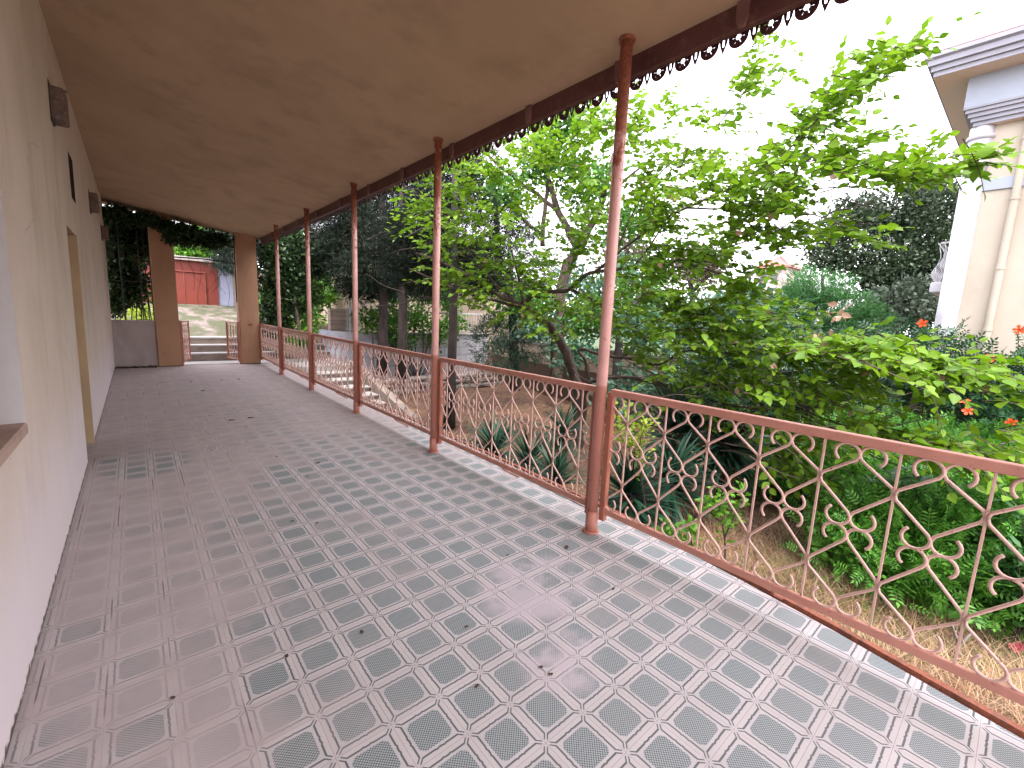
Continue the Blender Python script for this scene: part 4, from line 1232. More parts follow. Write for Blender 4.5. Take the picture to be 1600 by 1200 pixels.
# ---- second, taller tree behind it
bt = thing('tall_tree', 'tall forked tree with dull green leaves behind the leaning tree', 'tree')
limbs('trunk', M['bark'], bt, [
    [(868, 612, 12.2, .19), (872, 540, 12.1, .17), (876, 470, 12, .16), (884, 420, 12, .14), (905, 388, 11.8, .13), (925, 350, 11.7, .10), (945, 300, 11.5, .08), (958, 240, 11.4, .04)],
    [(903, 390, 11.8, .11), (880, 345, 11.7, .09), (862, 300, 11.6, .08), (850, 255, 11.5, .065), (838, 215, 11.4, .04), (832, 170, 11.3, .02)],
    [(848, 385, 11.9, .07), (850, 340, 11.7, .06), (855, 290, 11.6, .05), (858, 235, 11.5, .03)],
    [(870, 330, 11.7, .06), (840, 305, 11.6, .055), (800, 275, 11.5, .05), (765, 245, 11.4, .035)],
    [(850, 370, 12, .055), (825, 350, 11.9, .05), (795, 322, 11.8, .045), (770, 310, 11.7, .03)],
    [(940, 310, 11.5, .05), (990, 270, 11.2, .03), (1030, 240, 11, .02)],
    [(925, 350, 11.7, .05), (980, 330, 11.4, .04), (1040, 325, 11.1, .025)]])
bl_ = [(pix(x, y, d), (r, r, r * .7), w_) for x, y, d, r, w_ in [(850, 250, 11.5, .9, 1), (920, 290, 11.4, .8, .9), (780, 300, 11.6, .8, .7), (980, 350, 11.3, .8, .7), (820, 480, 12, .9, .8), (930, 500, 11.8, .9, 1), (1000, 460, 11.6, .9, .7), (760, 420, 12, .8, .6), (880, 190, 11, .8, .8)]]
foliage('crown', bl_, 9000, .12, 'ovate', M['leaf2'], bt, csize=.16, per=14, out=.4, hollow=.2)

ft = thing('fig_tree', 'low tree with blue green leaves in front of the beige garden wall', 'tree')
limbs('trunk', M['dbark'], ft, [[(960, 640, 10.6, .12), (965, 560, 10.5, .10), (975, 500, 10.4, .08), (1015, 450, 10.3, .05)], [(968, 560, 10.5, .06), (1010, 530, 10.3, .05), (1070, 500, 10.1, .03)]])
bl_ = [(pix(x, y, d), (r, r, r * .6), w_) for x, y, d, r, w_ in [(900, 560, 10.6, .6, .6), (1010, 520, 10.2, .9, 1), (1080, 590, 9.8, .8, .9), (1000, 600, 10, .7, .5), (1150, 560, 9.6, .8, .8), (950, 620, 9.9, .6, .5), (840, 510, 11, .5, .4), (1170, 640, 9, .7, .8)]]
foliage('crown', bl_, 3600, .12, 'ovate', M['leafblue'], ft, csize=.14, per=14, out=.3, hollow=.2, zmin=-.9)

# ---- dark conifers to the left, three bare lower trunks
def conifer(name, label, base, top, depth, blobs, n, m, r0, size=.2, mt_='dbark', group=None, csize=.16):
    ro = thing(name, label, 'tree', group)
    gp = pixz(base[0], base[1], -.98) if depth is None else pix(base[0], base[1], depth)
    dd = float(np.dot(gp - CAM, FW))
    tp = pix(top[0], top[1], dd)
    tp = np.array([gp[0], gp[1], tp[2]])
    b = MB()
    pts = [gp + (tp - gp) * s + np.array([.03 * math.sin(s * 7), .03 * math.cos(s * 5), 0]) for s in np.linspace(0, 1, 9)]
    b.tube(pts, [r0 * (1.25 if s == 0 else 1) * (1 - .75 * s) for s in np.linspace(0, 1, 9)], 10)
    for k in range(26):
        s = rng.uniform(.42, .98); p = gp + (tp - gp) * s
        a = rng.uniform(0, 2 * math.pi); L = rng.uniform(.7, 1.7) * (1.15 - s * .6)
        q = [p, p + np.array([math.cos(a) * L * .5, math.sin(a) * L * .5, .05]), p + np.array([math.cos(a) * L, math.sin(a) * L, -.22 * L])]
        b.tube(catmull(q, 3), [.028 * (1 - i / 8) + .004 for i in range(7)], 5, cap=False)
    b.build('trunk', M[mt_], ro, smooth=True, fix=False)
    bl = [(pix(x, y, dd + o_), (rx, rx, rz), w_) for x, y, o_, rx, rz, w_ in blobs]
    foliage('crown', bl, n, size, 'needle', m, ro, csize=csize, per=26, out=.4, up=-.15, hollow=.15, nup=.3)
    return ro
G_ = 'dark conifers with bare lower trunks'
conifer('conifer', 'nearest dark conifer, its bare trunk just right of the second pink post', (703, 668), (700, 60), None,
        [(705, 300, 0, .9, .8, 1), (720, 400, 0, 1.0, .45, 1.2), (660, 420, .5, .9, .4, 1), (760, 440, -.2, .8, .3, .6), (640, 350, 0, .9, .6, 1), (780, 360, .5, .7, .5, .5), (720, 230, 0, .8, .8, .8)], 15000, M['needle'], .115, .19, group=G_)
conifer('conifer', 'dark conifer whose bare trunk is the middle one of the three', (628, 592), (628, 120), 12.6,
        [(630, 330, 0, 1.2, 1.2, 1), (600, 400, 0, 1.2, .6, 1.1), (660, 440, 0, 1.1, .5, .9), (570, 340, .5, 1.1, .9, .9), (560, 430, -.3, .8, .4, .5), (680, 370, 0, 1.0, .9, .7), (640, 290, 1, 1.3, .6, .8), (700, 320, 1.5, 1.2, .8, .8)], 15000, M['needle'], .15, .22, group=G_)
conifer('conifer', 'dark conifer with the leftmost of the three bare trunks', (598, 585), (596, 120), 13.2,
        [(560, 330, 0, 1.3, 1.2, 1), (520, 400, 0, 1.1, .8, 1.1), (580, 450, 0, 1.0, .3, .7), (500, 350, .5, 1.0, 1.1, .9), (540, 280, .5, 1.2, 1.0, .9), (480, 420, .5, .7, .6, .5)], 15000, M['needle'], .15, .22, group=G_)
cy = thing('cypress', 'blue green feathery evergreen bush against the end of the block wall', 'tree')
limbs('trunk', M['dbark'], cy, [[(805, 610, 12.0, .15), (803, 540, 12.0, .13), (800, 470, 12, .1), (795, 400, 12, .05)]])
bl_ = [(pix(x, y, d), (r, r, rz), w_) for x, y, d, r, rz, w_ in [(780, 560, 11.8, .75, .4, 1), (800, 510, 12, .75, .5, 1), (770, 530, 12, .6, .5, .7), (830, 540, 12, .6, .4, .7), (795, 450, 12.2, .6, .6, .6)]]
foliage('crown', bl_, 3800, .2, 'needle', leaf_mat('cypress_green', (.022, .07, .045), (.05, .125, .075), trans=.15), cy, csize=.11, per=20, out=.6, up=.1, hollow=.5)

# ---- ivy and vines at the far end
iv = thing('ivy_mass', 'dark mass of ivy hanging outside the far right pillar', 'ivy')
limbs('stem', M['twig'], iv, [[(470, 540, 12.3, .05), (462, 470, 12.4, .045), (455, 400, 12.4, .04), (450, 350, 12.4, .03)], [(440, 530, 12.2, .03), (430, 450, 12.2, .03), (425, 390, 12.2, .02)]])
foliage('leaves', [((2.95, 13.75, 2.6), (.42, .4, .8), 1), ((3.5, 13.9, 2.9), (.7, .5, .7), 1.2), ((3.1, 13.8, 1.6), (.5, .4, .8), 1.1), ((3.7, 14.0, 1.9), (.55, .5, .7), .9), ((2.9, 13.7, .9), (.35, .35, .5), .5), ((2.7, 13.5, 3.1), (.3, .3, .4), .4), ((4.0, 14.2, 2.9), (.6, .5, .6), .7)],
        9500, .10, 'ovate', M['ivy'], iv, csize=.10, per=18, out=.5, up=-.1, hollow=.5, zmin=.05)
foliage('bright_leaves', [((3.55, 13.5, .75), (.35, .3, .35), 1), ((3.9, 13.7, 1.2), (.3, .3, .3), .6), ((3.2, 13.4, .45), (.35, .2, .2), .4)], 1100, .09, 'ovate', M['ivyb'], iv, csize=.09, per=14, out=.5, up=0, hollow=.4, zmin=.05)
hv = thing('hanging_vine', 'dark creeper hanging over the parapet opening and across the top of the gateway', 'vine')
foliage('leaves', [((-.25, 13.45, 3.0), (.35, .2, .5), 1.4), ((.1, 13.45, 2.9), (.4, .2, .5), 1.2), ((-.3, 13.5, 2.1), (.25, .2, .7), 1.0), ((.02, 13.5, 1.9), (.22, .15, .6), .6), ((.9, 13.3, 3.05), (.4, .15, .22), .9), ((1.5, 13.3, 3.05), (.55, .15, .17), .8), ((-.35, 13.45, 1.4), (.16, .15, .35), .5), ((.45, 13.45, 3.1), (.4, .2, .3), .9)],
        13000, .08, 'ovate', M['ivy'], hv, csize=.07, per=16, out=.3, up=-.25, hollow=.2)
foliage('creeping_leaves', [((-.2, 12.72, 3.27), (.28, .2, .13), 1.3), ((-.1, 12.95, 3.30), (.3, .1, .1), 1), ((.5, 13.0, 3.25), (.4, .12, .1), 1), ((.3, 12.75, 3.22), (.35, .18, .12), 1), ((.78, 12.78, 3.12), (.32, .14, .14), .9), ((.72, 12.8, 2.92), (.08, .08, .22), .35), ((1.15, 12.85, 3.14), (.25, .1, .08), .4)],
        4600, .06, 'ovate', M['ivy'], hv, csize=.05, per=14, out=.3, up=-.3, hollow=.2, keep=lambda P: P[:, 2] < 3.33 - .118 * P[:, 0] + .1)
foliage('bright_leaves', [((.15, 13.6, 1.75), (.18, .15, .5), 1), ((.1, 13.6, 2.5), (.2, .15, .3), .6)], 420, .07, 'ovate', M['ivyb'], hv, csize=.07, per=8, out=.3, up=-.2, hollow=.2)
foliage('back_leaves', [((-.2, 14.1, 2.7), (.7, .25, .9), 1), ((-.3, 14.1, 1.9), (.4, .2, .6), .6)], 5200, .10, 'ovate', M['ivy'], hv, csize=.1, per=16, out=.3, up=-.25, hollow=.1)
w = MB()
for k in range(8):
    x0 = -.35 + k * .09
    w.tube(catmull([(x0, 13.4, 1.0), (x0 + rnd.uniform(-.1, .1), 13.42, 1.9), (x0 + rnd.uniform(-.1, .1), 13.4, 2.7), (x0, 13.4, 3.4)], 4), .012, 5)
w.build('stem', M['twig'], hv)
# bright shrubs and trees beyond the gate
t1 = thing('tree_behind_garage', 'bright green tree standing behind the red garage roof', 'tree')
MB().tube([(2.0, 25.9, 1), (2.0, 25.9, 4.2)], .18, 8).build('trunk', M['dbark'], t1)
foliage('crown', [(pix(300, 385, 19.5), (.9, .8, .65), 1), (pix(335, 375, 20), (.9, .8, .6), .8), (pix(200, 400, 20), (2.5, 1, 1.6), 1.2)], 8000, .16, 'ovate', M['ivyb'], t1, csize=.2, per=14, hollow=.3)
t2 = thing('grey_conifer', 'drooping grey green conifer above the pale blue wall', 'tree')
MB().tube([(3.6, 20.6, 1), (3.6, 20.6, 5.0)], .14, 8).build('trunk', M['dbark'], t2)
foliage('crown', [(pix(362, 405, 17.5), (.6, .6, .5), 1), (pix(385, 380, 17.8), (.9, .8, .6), 1), (pix(350, 375, 17.8), (.8, .8, .4), .8)], 6500, .24, 'needle', M['needleb'], t2, csize=.14, per=20, up=-.3, hollow=.2)
t3 = thing('yellow_bush', 'yellow green bush low behind the grey parapet', 'bush')
foliage('leaves', [((.2, 16.3, .95), (.6, .4, .35), 1)], 700, .10, 'ovate', M['yellow'], t3, csize=.12, per=12, hollow=.3)
MB().tube([(.1, 16.3, .6), (.1, 16.3, 1.2)], .03, 6).build('stem', M['twig'], t3)
t4 = thing('terrace_shrub', 'bright green shrub above the steps, left of the curved wall', 'shrub')
foliage('leaves', [((4.4, 16.6, 1.9), (.8, .6, .7), 1), ((5.2, 17.5, 2.1), (.7, .6, .7), .8), ((3.6, 16.5, 1.6), (.6, .5, .5), .5)], 3800, .13, 'ovate', M['ivyb'], t4, csize=.15, per=14, hollow=.3)
MB().tube([(4.5, 16.7, .8), (4.5, 16.7, 2.0)], .05, 6).build('stem', M['twig'], t4)
t5 = thing('wall_shrub', 'green leafy shrub spilling over the grey block wall', 'shrub')
bl_ = [((6.1, 13.3, 1.1), (.5, .4, .45), 1), ((7.0, 13.3, 1.3), (.5, .4, .5), .9), ((7.9, 13.3, .8), (.5, .4, .45), .7), ((6.7, 13.2, .5), (.4, .3, .25), .4), ((8.6, 13.3, 1.1), (.5, .3, .4), .5), ((5.5, 13.4, 1.2), (.35, .3, .35), .5)]
bl_ += [((6.4, 13.9, 2.0), (.6, .4, .5), .8), ((7.6, 13.9, 2.1), (.7, .4, .5), .9), ((8.8, 14.0, 1.9), (.6, .4, .5), .6)]
foliage('leaves', bl_, 4200, .11, 'ovate', M['leaf2'], t5, csize=.14, per=12, hollow=.2)
w = MB()
for q in bl_:
    w.tube(catmull([(7.2, 13.4, -1), (.5 * (7.2 + q[0][0]), 13.35, .3), q[0]], 4), .02, 5)
w.build('stem', M['twig'], t5)

# ---- trees beyond the boundary wall
def far_tree(label, blobs, n, m, trunk, size, name='tree', kind='ovate', csize=.3, per=26, grp=None, hollow=.45, up=.2):
    ro = thing(name, label, 'tree', grp)
    limbs('trunk', M['dbark'], ro, trunk)
    foliage('crown', [(pix(x, y, d), (r, r, rz), w_) for x, y, d, r, rz, w_ in blobs], n, size, kind, m, ro, csize=csize, per=per, hollow=hollow, up=up)
    return ro
far_tree('largest dark spreading tree beyond the wall, left of the cream house', [(1330, 350, 19, 1.2, 1.0, 1), (1400, 330, 19, 1.5, 1.1, 1.2), (1460, 320, 19.5, 1.4, 1.2, 1.2), (1370, 410, 18.5, 1.4, .9, 1), (1450, 430, 18.5, 1.5, 1.2, 1.2), (1300, 400, 19, .9, .7, .7), (1480, 480, 18.5, 1.3, .9, .9), (1420, 490, 18.5, 1.2, .7, .8), (1500, 380, 19, 1.0, 1.1, .8), (1420, 380, 19, 1.4, 1.2, 1.3), (1390, 450, 19, 1.2, .9, 1), (1480, 430, 19.3, 1.2, 1.2, 1)],
         36000, leaf_mat('dark_oak_leaf', (.015, .032, .014), (.045, .075, .034), trans=.15), [[(1435, 560, 19, .3), (1430, 450, 19, .22), (1400, 370, 19, .12), (1370, 320, 19, .05)], [(1430, 450, 19, .18), (1465, 380, 19, .1), (1480, 320, 19, .04)]], .13, 'dark_tree', csize=.26, per=34, hollow=.35)
far_tree('grey green bushy tree low in front of the dark spreading tree', [(1400, 480, 17, .9, .6, 1), (1360, 510, 17, .8, .4, .6), (1440, 460, 17, .6, .5, .6)], 3600,
         leaf_mat('grey_oak_leaf', (.05, .075, .055), (.09, .12, .085), trans=.15), [[(1400, 560, 17, .15), (1400, 480, 17, .08)]], .16, 'grey_tree')
far_tree('bright feathery green conifer below the dark spreading tree', [(1280, 450, 14.5, .9, .55, 1), (1320, 480, 14, .9, .5, 1), (1250, 470, 14.5, .6, .5, .7), (1290, 505, 14, .9, .4, .8), (1350, 500, 14, .6, .35, .5)], 6500,
         M['conifer'], [[(1290, 570, 14.3, .12), (1290, 490, 14.3, .08), (1285, 430, 14.3, .04)]], .26, 'bright_conifer', 'needle', .14, 22)
far_tree('pale thin tree far off behind the small pink house', [(1100, 420, 26, 1.0, .8, 1), (1060, 420, 26, 1.8, 1.2, 1), (980, 400, 25, 1.8, 1.5, 1)], 4000,
         leaf_mat('brownish_far_leaf', (.10, .085, .065), (.15, .13, .09), trans=.2), [[(1080, 540, 26, .25), (1080, 450, 26, .15), (1060, 390, 26, .06)], [(1080, 460, 26, .1), (1130, 400, 26, .05)]], .2, 'thin_tree', csize=.4, per=12, hollow=.1)
far_tree('dark round trees closing the garden behind the beige wall', [(1120, 500, 16, 1.5, .6, 1), (1180, 480, 17, 1.2, .6, .8), (1040, 500, 16, 1.4, .9, 1), (960, 460, 16, 1.4, 1.3, 1), (900, 480, 17, 1.3, 1.2, .8), (1220, 510, 15, .9, .35, .5)], 8000,
         M['leafblue'], [[(1040, 590, 16, .2), (1040, 480, 16, .08)]], .17, 'hedge_tree')
far_tree('tall dark evergreen behind the tall forked tree', [(560, 300, 19, 1.8, 1.8, 1), (600, 420, 19, 2.0, .9, 1), (680, 430, 19, 1.8, .9, 1), (500, 380, 19, 1.5, 1.3, 1), (760, 300, 18, 1.5, 1.6, 1), (800, 380, 18, 1.5, 1.2, 1), (860, 420, 18, 1.4, 1.0, .8), (700, 250, 18, 1.3, 1.5, .7), (640, 250, 19, 1.3, 1.5, .6)], 12000,
         M['needle'], [[(780, 600, 18, .22), (780, 400, 18, .12), (770, 260, 18, .05)]], .26, 'evergreen', 'needle', .25, 22, hollow=.2)

# ---- trumpet vine over the boundary wall
tv = thing('trumpet_vine', 'dense dark green creeper with orange trumpet flowers over the garden wall', 'vine')
bl_ = []
for k in range(14):
    y = -6.5 + k * .82
    bl_.append(((9.35 + rnd.uniform(-.1, .15), y, -.1 + rnd.uniform(-.1, .1)), (.55, .6, .85), 1))
    bl_.append(((9.6, y + .3, .95 + rnd.uniform(-.15, .2)), (.5, .55, .4), .7))
foliage('leaves', bl_, 11500, .21, 'pinnate', M['vine'], tv, csize=.14, per=9, out=1.0, up=-.1, hollow=.8)
w = MB()
for k in range(12):
    y = -6 + k * .9
    w.tube(catmull([(9.55, y, -1), (9.5, y + .2, -.2), (9.6, y - .1, .7), (9.7, y + .2, 1.3)], 3), .025, 5)
w.build('stem', M['twig'], tv)
def flower(px, py, dep, m, parent, r=.05, n=5):
    c = pix(px, py, dep); b = MB()
    ax = (CAM - c) / np.linalg.norm(CAM - c) + rng.normal(size=3) * .45; ax /= np.linalg.norm(ax)
    u = np.cross(ax, [0, 0, 1.]); u /= np.linalg.norm(u); v = np.cross(ax, u)
    b.tube([c - ax * r * 1.8, c - ax * r * .6, c], [r * .16, r * .28, r * .45], 7, cap=False)
    for k in range(n):
        a0 = 2 * math.pi * k / n
        def q(a, rr, h): return c + (u * math.cos(a) + v * math.sin(a)) * rr + ax * h
        b.add([q(a0 - .5, r * .42, 0), q(a0 + .5, r * .42, 0), q(a0 + .42, r * .95, r * .12), q(a0, r * 1.15, 0), q(a0 - .42, r * .95, r * .12)], [(0, 1, 2, 3, 4)])
    return b.build('flower', m, parent, fix=False)
for px, py in [(1503, 591), (1508, 627), (1512, 642), (1370, 622), (1441, 505), (1593, 515), (1481, 774), (1575, 788), (1580, 660), (1545, 560)]:
    flower(px, py, (8.6 - 0) * FW[0] + .75 * (.4 + (1500 - px) * .006) if py < 700 else 7.2, M['orange'], tv, .055)
# ---- lush undergrowth and oleanders below the railing on the right
ub = []
for px, py, r, rz in [(1325, 745, .55, .5), (1370, 770, .6, .5), (1460, 770, .6, .5), (1560, 790, .6, .5), (1370, 850, .45, .4), (1450, 860, .5, .42), (1540, 880, .5, .45), (1610, 900, .5, .5), (1330, 720, .6, .6), (1420, 735, .6, .6), (1530, 740, .6, .6), (1620, 760, .6, .6), (1185, 700, .45, .4)]:
    g_ = pixz(px, py + 60, -.9); ub.append((g_ + np.array([0, 0, rz * .9]), (r, r, rz), 1))
o = foliage('undergrowth', ub, 15000, .15, 'pinnate', M['shrub'], None, csize=.14, per=9, out=.8, up=.3, hollow=.65, zmin=-.95)
tag(o, kind='stuff')
o = foliage('low_bushes', [(c - np.array([0, 0, .12]), tuple(x * .9 for x in r), 1) for c, r, _ in ub], 7000, .07, 'ovate', M['shrub'], None, csize=.12, per=14, out=.6, up=.3, hollow=.6, zmin=-.95)
tag(o, kind='stuff')
def oleander(px, py, h, n, label, fl):
    g_ = pixz(px, py, -.95)
    ro = thing('oleander', label, 'shrub', None)
    w = MB(); P, D = [], []
    for k in range(n):
        a = rng.uniform(0, 2 * math.pi); L = h * rng.uniform(.7, 1.1); sp = rng.uniform(.1, .38) * h
        top = g_ + np.array([math.cos(a) * sp, math.sin(a) * sp, L])
        mid = g_ + np.array([math.cos(a) * sp * .35, math.sin(a) * sp * .35, L * .55])
        pts = catmull([g_, mid, top], 5)
        w.tube(pts, [.009 - .0006 * i for i in range(len(pts))], 4, cap=False)
        for i in range(2, len(pts)):
            for j in range(5):
                aa = rng.uniform(0, 2 * math.pi)
                P.append(pts[i] + rng.normal(size=3) * .02); D.append(np.array([math.cos(aa), math.sin(aa), .55 + rng.normal() * .2]))
    w.build('stem', M['twig'], ro, fix=False)
    P, D = np.array(P), np.array(D); N_ = unit(len(P)) * .4; N_[:, 2] += 1
    scatter('leaves', P, D, N_, rng.uniform(.11, .17, len(P)), 'lance', M['oleander'], ro, width=1.4)
    for fx, fy, fd in fl: flower(fx, fy, fd, M['pink'], ro, .028)
oleander(1400, 900, 1.0, 26, 'oleander with small pink flowers below the railing, left of the pale dead stem', [(1427, 785, 5.2), (1385, 816, 5.1), (1416, 869, 4.6), (1422, 873, 4.6), (1432, 790, 5.2)])
oleander(1585, 1000, .95, 26, 'oleander with pink flowers at the right edge of the photo, behind the railing', [(1589, 1016, 3.5), (1583, 1010, 3.5), (1594, 1009, 3.5)])
oleander(1490, 960, .62, 20, 'short oleander with magenta flowers just behind the pale dead stem', [(1481, 990, 3.7), (1487, 996, 3.7), (1475, 992, 3.7), (1492, 990, 3.7)])
ds = thing('dead_branch', 'pale forked dead stem standing in the dry grass', 'dead branch')
limbs('branch', M['deadwood'], ds, [[(1495, 1062, 3.5, .02), (1497, 1030, 3.5, .017), (1499, 1008, 3.52, .015), (1492, 990, 3.52, .012), (1489, 978, 3.5, .008)], [(1499, 1010, 3.52, .013), (1508, 998, 3.5, .011), (1522, 988, 3.5, .008)]])

# ---- yuccas
def yucca(px, py, dep, R, n, label):
    R *= 1.35
    c = pix(px, py, dep)
    gx = np.array([c[0], c[1], -1.0])
    ro = thing('yucca', label, 'yucca')
    MB().tube([gx, gx + (c - gx) * .6, c], [.09, .08, .05], 8).build('trunk', M['dbark'], ro)
    a = rng.uniform(0, 2 * math.pi, n); e = np.arcsin(rng.uniform(-.45, .98, n))
    D = np.stack([np.cos(a) * np.cos(e), np.sin(a) * np.cos(e), np.sin(e)], 1)
    N_ = np.tile([0, 0, 1.0], (n, 1)) + rng.normal(size=(n, 3)) * .15
    base = c + D * .03 + np.stack([0 * a, 0 * a, -.12 * (1 - np.sin(e))], 1)
    scatter('leaves', base, D, N_, R * rng.uniform(.75, 1.1, n), 'blade', M['yucca'], ro, width=rng.uniform(.8, 1.3, n))
    a = rng.uniform(0, 2 * math.pi, 50); D = np.stack([np.cos(a) * .5, np.sin(a) * .5, -.9 + 0 * a], 1)
    scatter('dead_leaves', c + rng.normal(size=(50, 3)) * .04 - np.array([0, 0, .1]), D, unit(50), R * .6, 'blade', M['strawd'], ro, width=1.2)
yucca(772, 700, 7.2, .50, 170, 'leftmost yucca, dark green and spiky, behind the second railing panel')
yucca(826, 722, 6.6, .46, 170, 'yucca with spread blades in the middle of the second railing panel')
yucca(880, 672, 6.9, .40, 130, 'small pale yucca right beside the leaning tree trunk')
yucca(868, 745, 5.9, .42, 150, 'yucca closest to the nearest post, seen left of it through the railing')
yucca(1062, 672, 6.2, .62, 240, 'big dark yucca just right of the nearest post, behind the yellow green shrub')
yucca(1135, 690, 6.0, .58, 220, 'dark yucca furthest right, under the low branches')
yucca(985, 768, 4.9, .48, 200, 'yucca low beside the nearest post, right of it, against the dry bed')
yucca(1048, 745, 5.4, .46, 190, 'yucca between the two big ones and the dry grass')

# ---- yellow green and young plants behind the nearest panel
def stems(name, label, m, paths, n, size, spread=.06, cat='plant'):
    ro = thing(name, label, cat)
    w = MB(); P, D = [], []
    for ln in paths:
        pts = catmull([pix(*p) for p in ln], 5)
        w.tube(pts, [.009 * (1 - .7 * i / len(pts)) for i in range(len(pts))], 5, cap=False)
        L = len(pts)
        for _ in range(n):
            s = rng.uniform(.25, 1) * (L - 1); i = int(s); f = s - i
            p = pts[i] * (1 - f) + pts[min(L - 1, i + 1)] * f
            dv = unit(1)[0]; dv[2] = abs(dv[2]) * .6 + .1
            P.append(p + dv * rng.uniform(0, spread)); D.append(dv)
    w.build('stem', M['twig'], ro, fix=False)
    P, D = np.array(P), np.array(D); N_ = unit(len(P)) * .6; N_[:, 2] += .7
    scatter('leaves', P, D, N_, size * rng.uniform(.7, 1.2, len(P)), 'ovate', m, ro)
stems('young_tree', 'slender shrub with yellow green leaves right of the nearest post', M['yellow'],
      [[(1010, 800, 4.7), (1000, 740, 4.6), (985, 680, 4.5), (972, 630, 4.5)], [(1000, 740, 4.6), (1000, 690, 4.5), (1012, 660, 4.5)], [(992, 710, 4.6), (975, 690, 4.5), (960, 660, 4.5)]], 95, .05, .12)
stems('sapling', 'young plant with bright green leaves at the edge of the dry grass', M['young'],
      [[(1133, 885, 3.9), (1132, 840, 3.9), (1125, 800, 3.85), (1128, 770, 3.8)], [(1132, 840, 3.9), (1150, 800, 3.85), (1165, 765, 3.8)], [(1130, 820, 3.9), (1110, 800, 3.9), (1100, 780, 3.85)]], 70, .055, .09)
stems('sapling', 'small bushy seedling at the foot of the nearest railing panel', M['young'],
      [[(1085, 880, 3.7), (1080, 845, 3.65), (1075, 815, 3.6)], [(1083, 868, 3.7), (1060, 845, 3.7), (1045, 820, 3.7)]], 60, .05, .08)
stems('sapling', 'seedling hugging the slab edge just right of the nearest post', M['ivyb'],
      [[(1000, 850, 3.6), (985, 835, 3.5), (970, 825, 3.4)], [(1020, 860, 3.6), (1030, 845, 3.5), (1040, 838, 3.5)]], 60, .06, .09)

# ---- dry grass and litter on the ground
def straw(n, x0, x1, y0, y1, L, m, name, kind='straw', flat=.5, keepf=None, width=1.0, z0=0):
    xx = rng.uniform(x0, x1, n * 2); yy = rng.uniform(y0, y1, n * 2)
    # patchy: keep where a wavy density is high
    dens = .5 + .5 * np.sin(xx * 2.7 + 1.3 * np.sin(yy * 2.1)) * np.cos(yy * 1.9 + xx)
    k = rng.random(n * 2) < .35 + .65 * dens
    if keepf is not None: k &= keepf(xx, yy)
    xx, yy = xx[k][:n], yy[k][:n]
    zz = np.array([gz(a, b) for a, b in zip(xx, yy)]) + z0
    a = rng.uniform(0, 2 * math.pi, len(xx)); e = rng.uniform(0, 1, len(xx)) * (1 - flat)
    D = np.stack([np.cos(a), np.sin(a), e * 1.6 + .06], 1)
    N_ = unit(len(xx)) * .3; N_[:, 2] += 1
    o = scatter(name, np.stack([xx, yy, zz], 1), D, N_, L * rng.uniform(.5, 1.2, len(xx)), kind, m, None, width=width)
    tag(o, kind='stuff')
straw(15000, 2.98, 5.9, -2.2, 3.4, .30, M['straw'], 'dry_grass', flat=.35, width=.9)
straw(5000, 3.0, 5.6, -2.2, 2.6, .26, M['strawd'], 'dry_grass_brown', flat=.45)
straw(14000, 3.3, 10, 3.0, 12, .20, M['strawd'], 'needle_litter', flat=.93, width=1.6, z0=.01)
straw(3500, 3.3, 6.5, 3.0, 8, .16, M['straw'], 'dry_litter', flat=.9, width=1.2, z0=.01)
straw(2600, 4.0, 5.6, -2.0, 1.6, .24, M['grass'], 'green_grass', flat=.2, keepf=lambda x, y: x + .35 * y > 4.3)
straw(7000, -.6, 4.8, 15.8, 21.8, .16, M['bankgrass'], 'bank_grass', flat=.2)
# dead leaves blown on to the veranda floor
def dead_leaf(px, py, s, lab):
    p = pixz(px, py, 0)
    b = MB(); n = 8
    th = rng.uniform(0, 6.28)
    ring = []
    for k in range(n):
        a = 2 * math.pi * k / n; r = s * (1 + .35 * math.cos(2 * a)) * rng.uniform(.75, 1.1)
        ring.append((r * math.cos(a + th), r * .8 * math.sin(a + th), .002 + .3 * s * abs(math.sin(a * 1.5 + th))))
    b.add(ring + [(0, 0, .003)], [(k, (k + 1) % n, n) for k in range(n)])
    o = b.build('dead_leaf', M['litter'], fix=False); o.location = (p[0], p[1], 0)
    tag(o, lab, 'leaf', 'dry leaves scattered on the veranda floor')
for px, py, lab in [(346, 594, 'curled brown dead leaf before the open gateway, left one of the close pair'), (372, 593, 'curled brown dead leaf before the open gateway, right one of the close pair'),
                    (298, 597, 'flat brown dead leaf, nearest to the foot of the left ochre pillar'), (362, 657, 'largest crumpled dead leaf in the middle of the dusty floor'),
                    (392, 653, 'smaller dead leaf just right of the crumpled one on the dusty floor'), (318, 611, 'dead leaf a step in front of the one by the left pillar')]:
    dead_leaf(px, py, .035, lab)
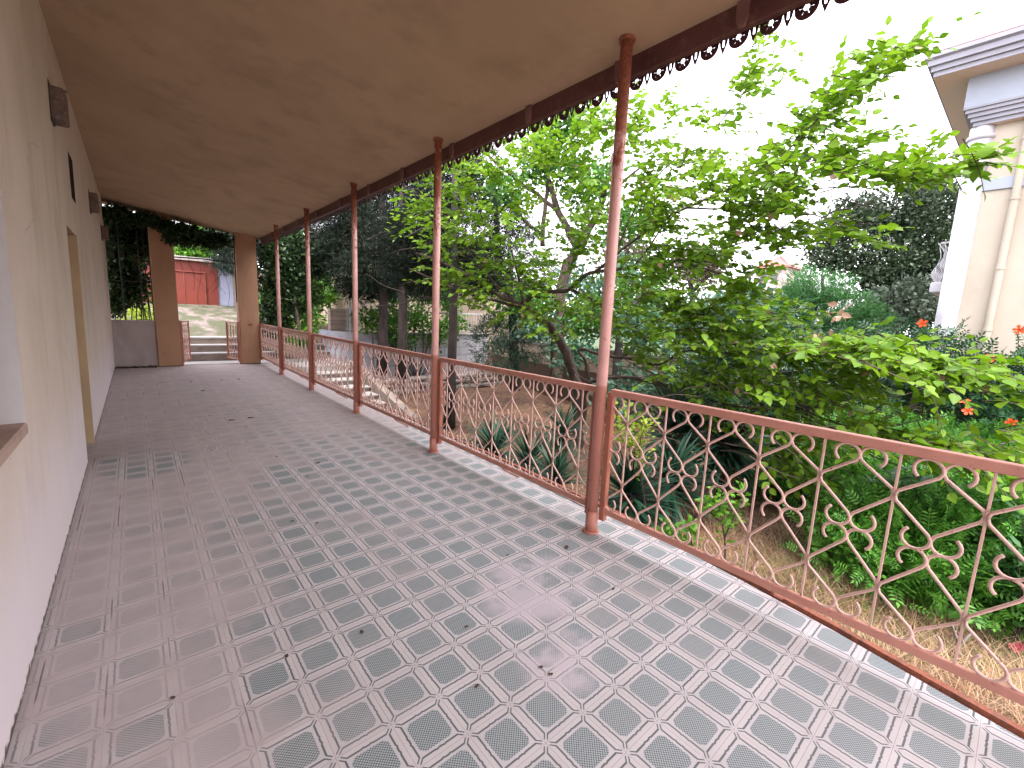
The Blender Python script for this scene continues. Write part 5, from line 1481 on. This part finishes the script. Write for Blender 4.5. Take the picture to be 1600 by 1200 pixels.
for px, py in [(320, 607), (358, 619), (353, 632), (365, 638), (328, 650), (430, 640), (455, 630), (467, 635), (418, 625), (330, 636), (384, 668), (406, 636), (540, 665), (546, 674), (386, 690), (432, 714), (498, 723), (330, 704), (456, 815), (495, 818), (480, 745)]:
    dead_leaf(px, py, .014, 'small dark crumb of leaf on the patterned tiles')
for px, py, lab in [(497, 724, 'olive green leaf scrap on the tiles, left of the second post'), (845, 1043, 'greenish bud lying on the near tiles'), (860, 1054, 'red brown crumb beside the greenish bud on the near tiles'), (958, 921, 'red brown crumb on the tiles below the nearest post'), (885, 856, 'dark flattened leaf on the tiles, left of the nearest post base'),
                    (793, 868, 'brown crumb on the tiles, left of the flattened leaf'), (745, 1073, 'black crumb on a hatched tile in the near foreground'), (728, 980, 'dark crumb on a hatched tile above the black crumb'), (565, 988, 'dark crumb on the tiles in the left foreground'), (448, 1026, 'rusty crumb on the worn left tiles'), (270, 1091, 'rusty crumb at the worn lower left corner of the floor')]:
    dead_leaf(px, py, .011 if 'crumb' in lab or 'bud' in lab else .022, lab)
n = 420
P = np.stack([rng.uniform(-.40, .30, n), 12.93 - np.abs(rng.normal(size=n)) * .07, rng.uniform(.003, .03, n)], 1)
o = scatter('leaf_litter', P, unit(n) * np.array([1, 1, .2]), np.tile([0, 0, 1.], (n, 1)) + unit(n) * .5, .04, 'quad', M['litter']); tag(o, kind='stuff')
# wall-foot crumbs of plaster
# ------------------------------------------------------------------ put each empty at its thing's base
bpy.context.view_layer.update()
for o in [o for o in COL.objects if o.type == 'EMPTY' and o.parent is None and tuple(o.location) == (0, 0, 0) and o.children]:
    lo, hi = [1e9] * 3, [-1e9] * 3
    for ch in o.children_recursive:
        if ch.type != 'MESH': continue
        for c in ch.bound_box:
            p = ch.matrix_world @ Vector(c)
            for a in range(3): lo[a] = min(lo[a], p[a]); hi[a] = max(hi[a], p[a])
    base = Vector(((lo[0] + hi[0]) / 2, (lo[1] + hi[1]) / 2, lo[2]))
    o.location = base
    for ch in o.children: ch.location = ch.location - base
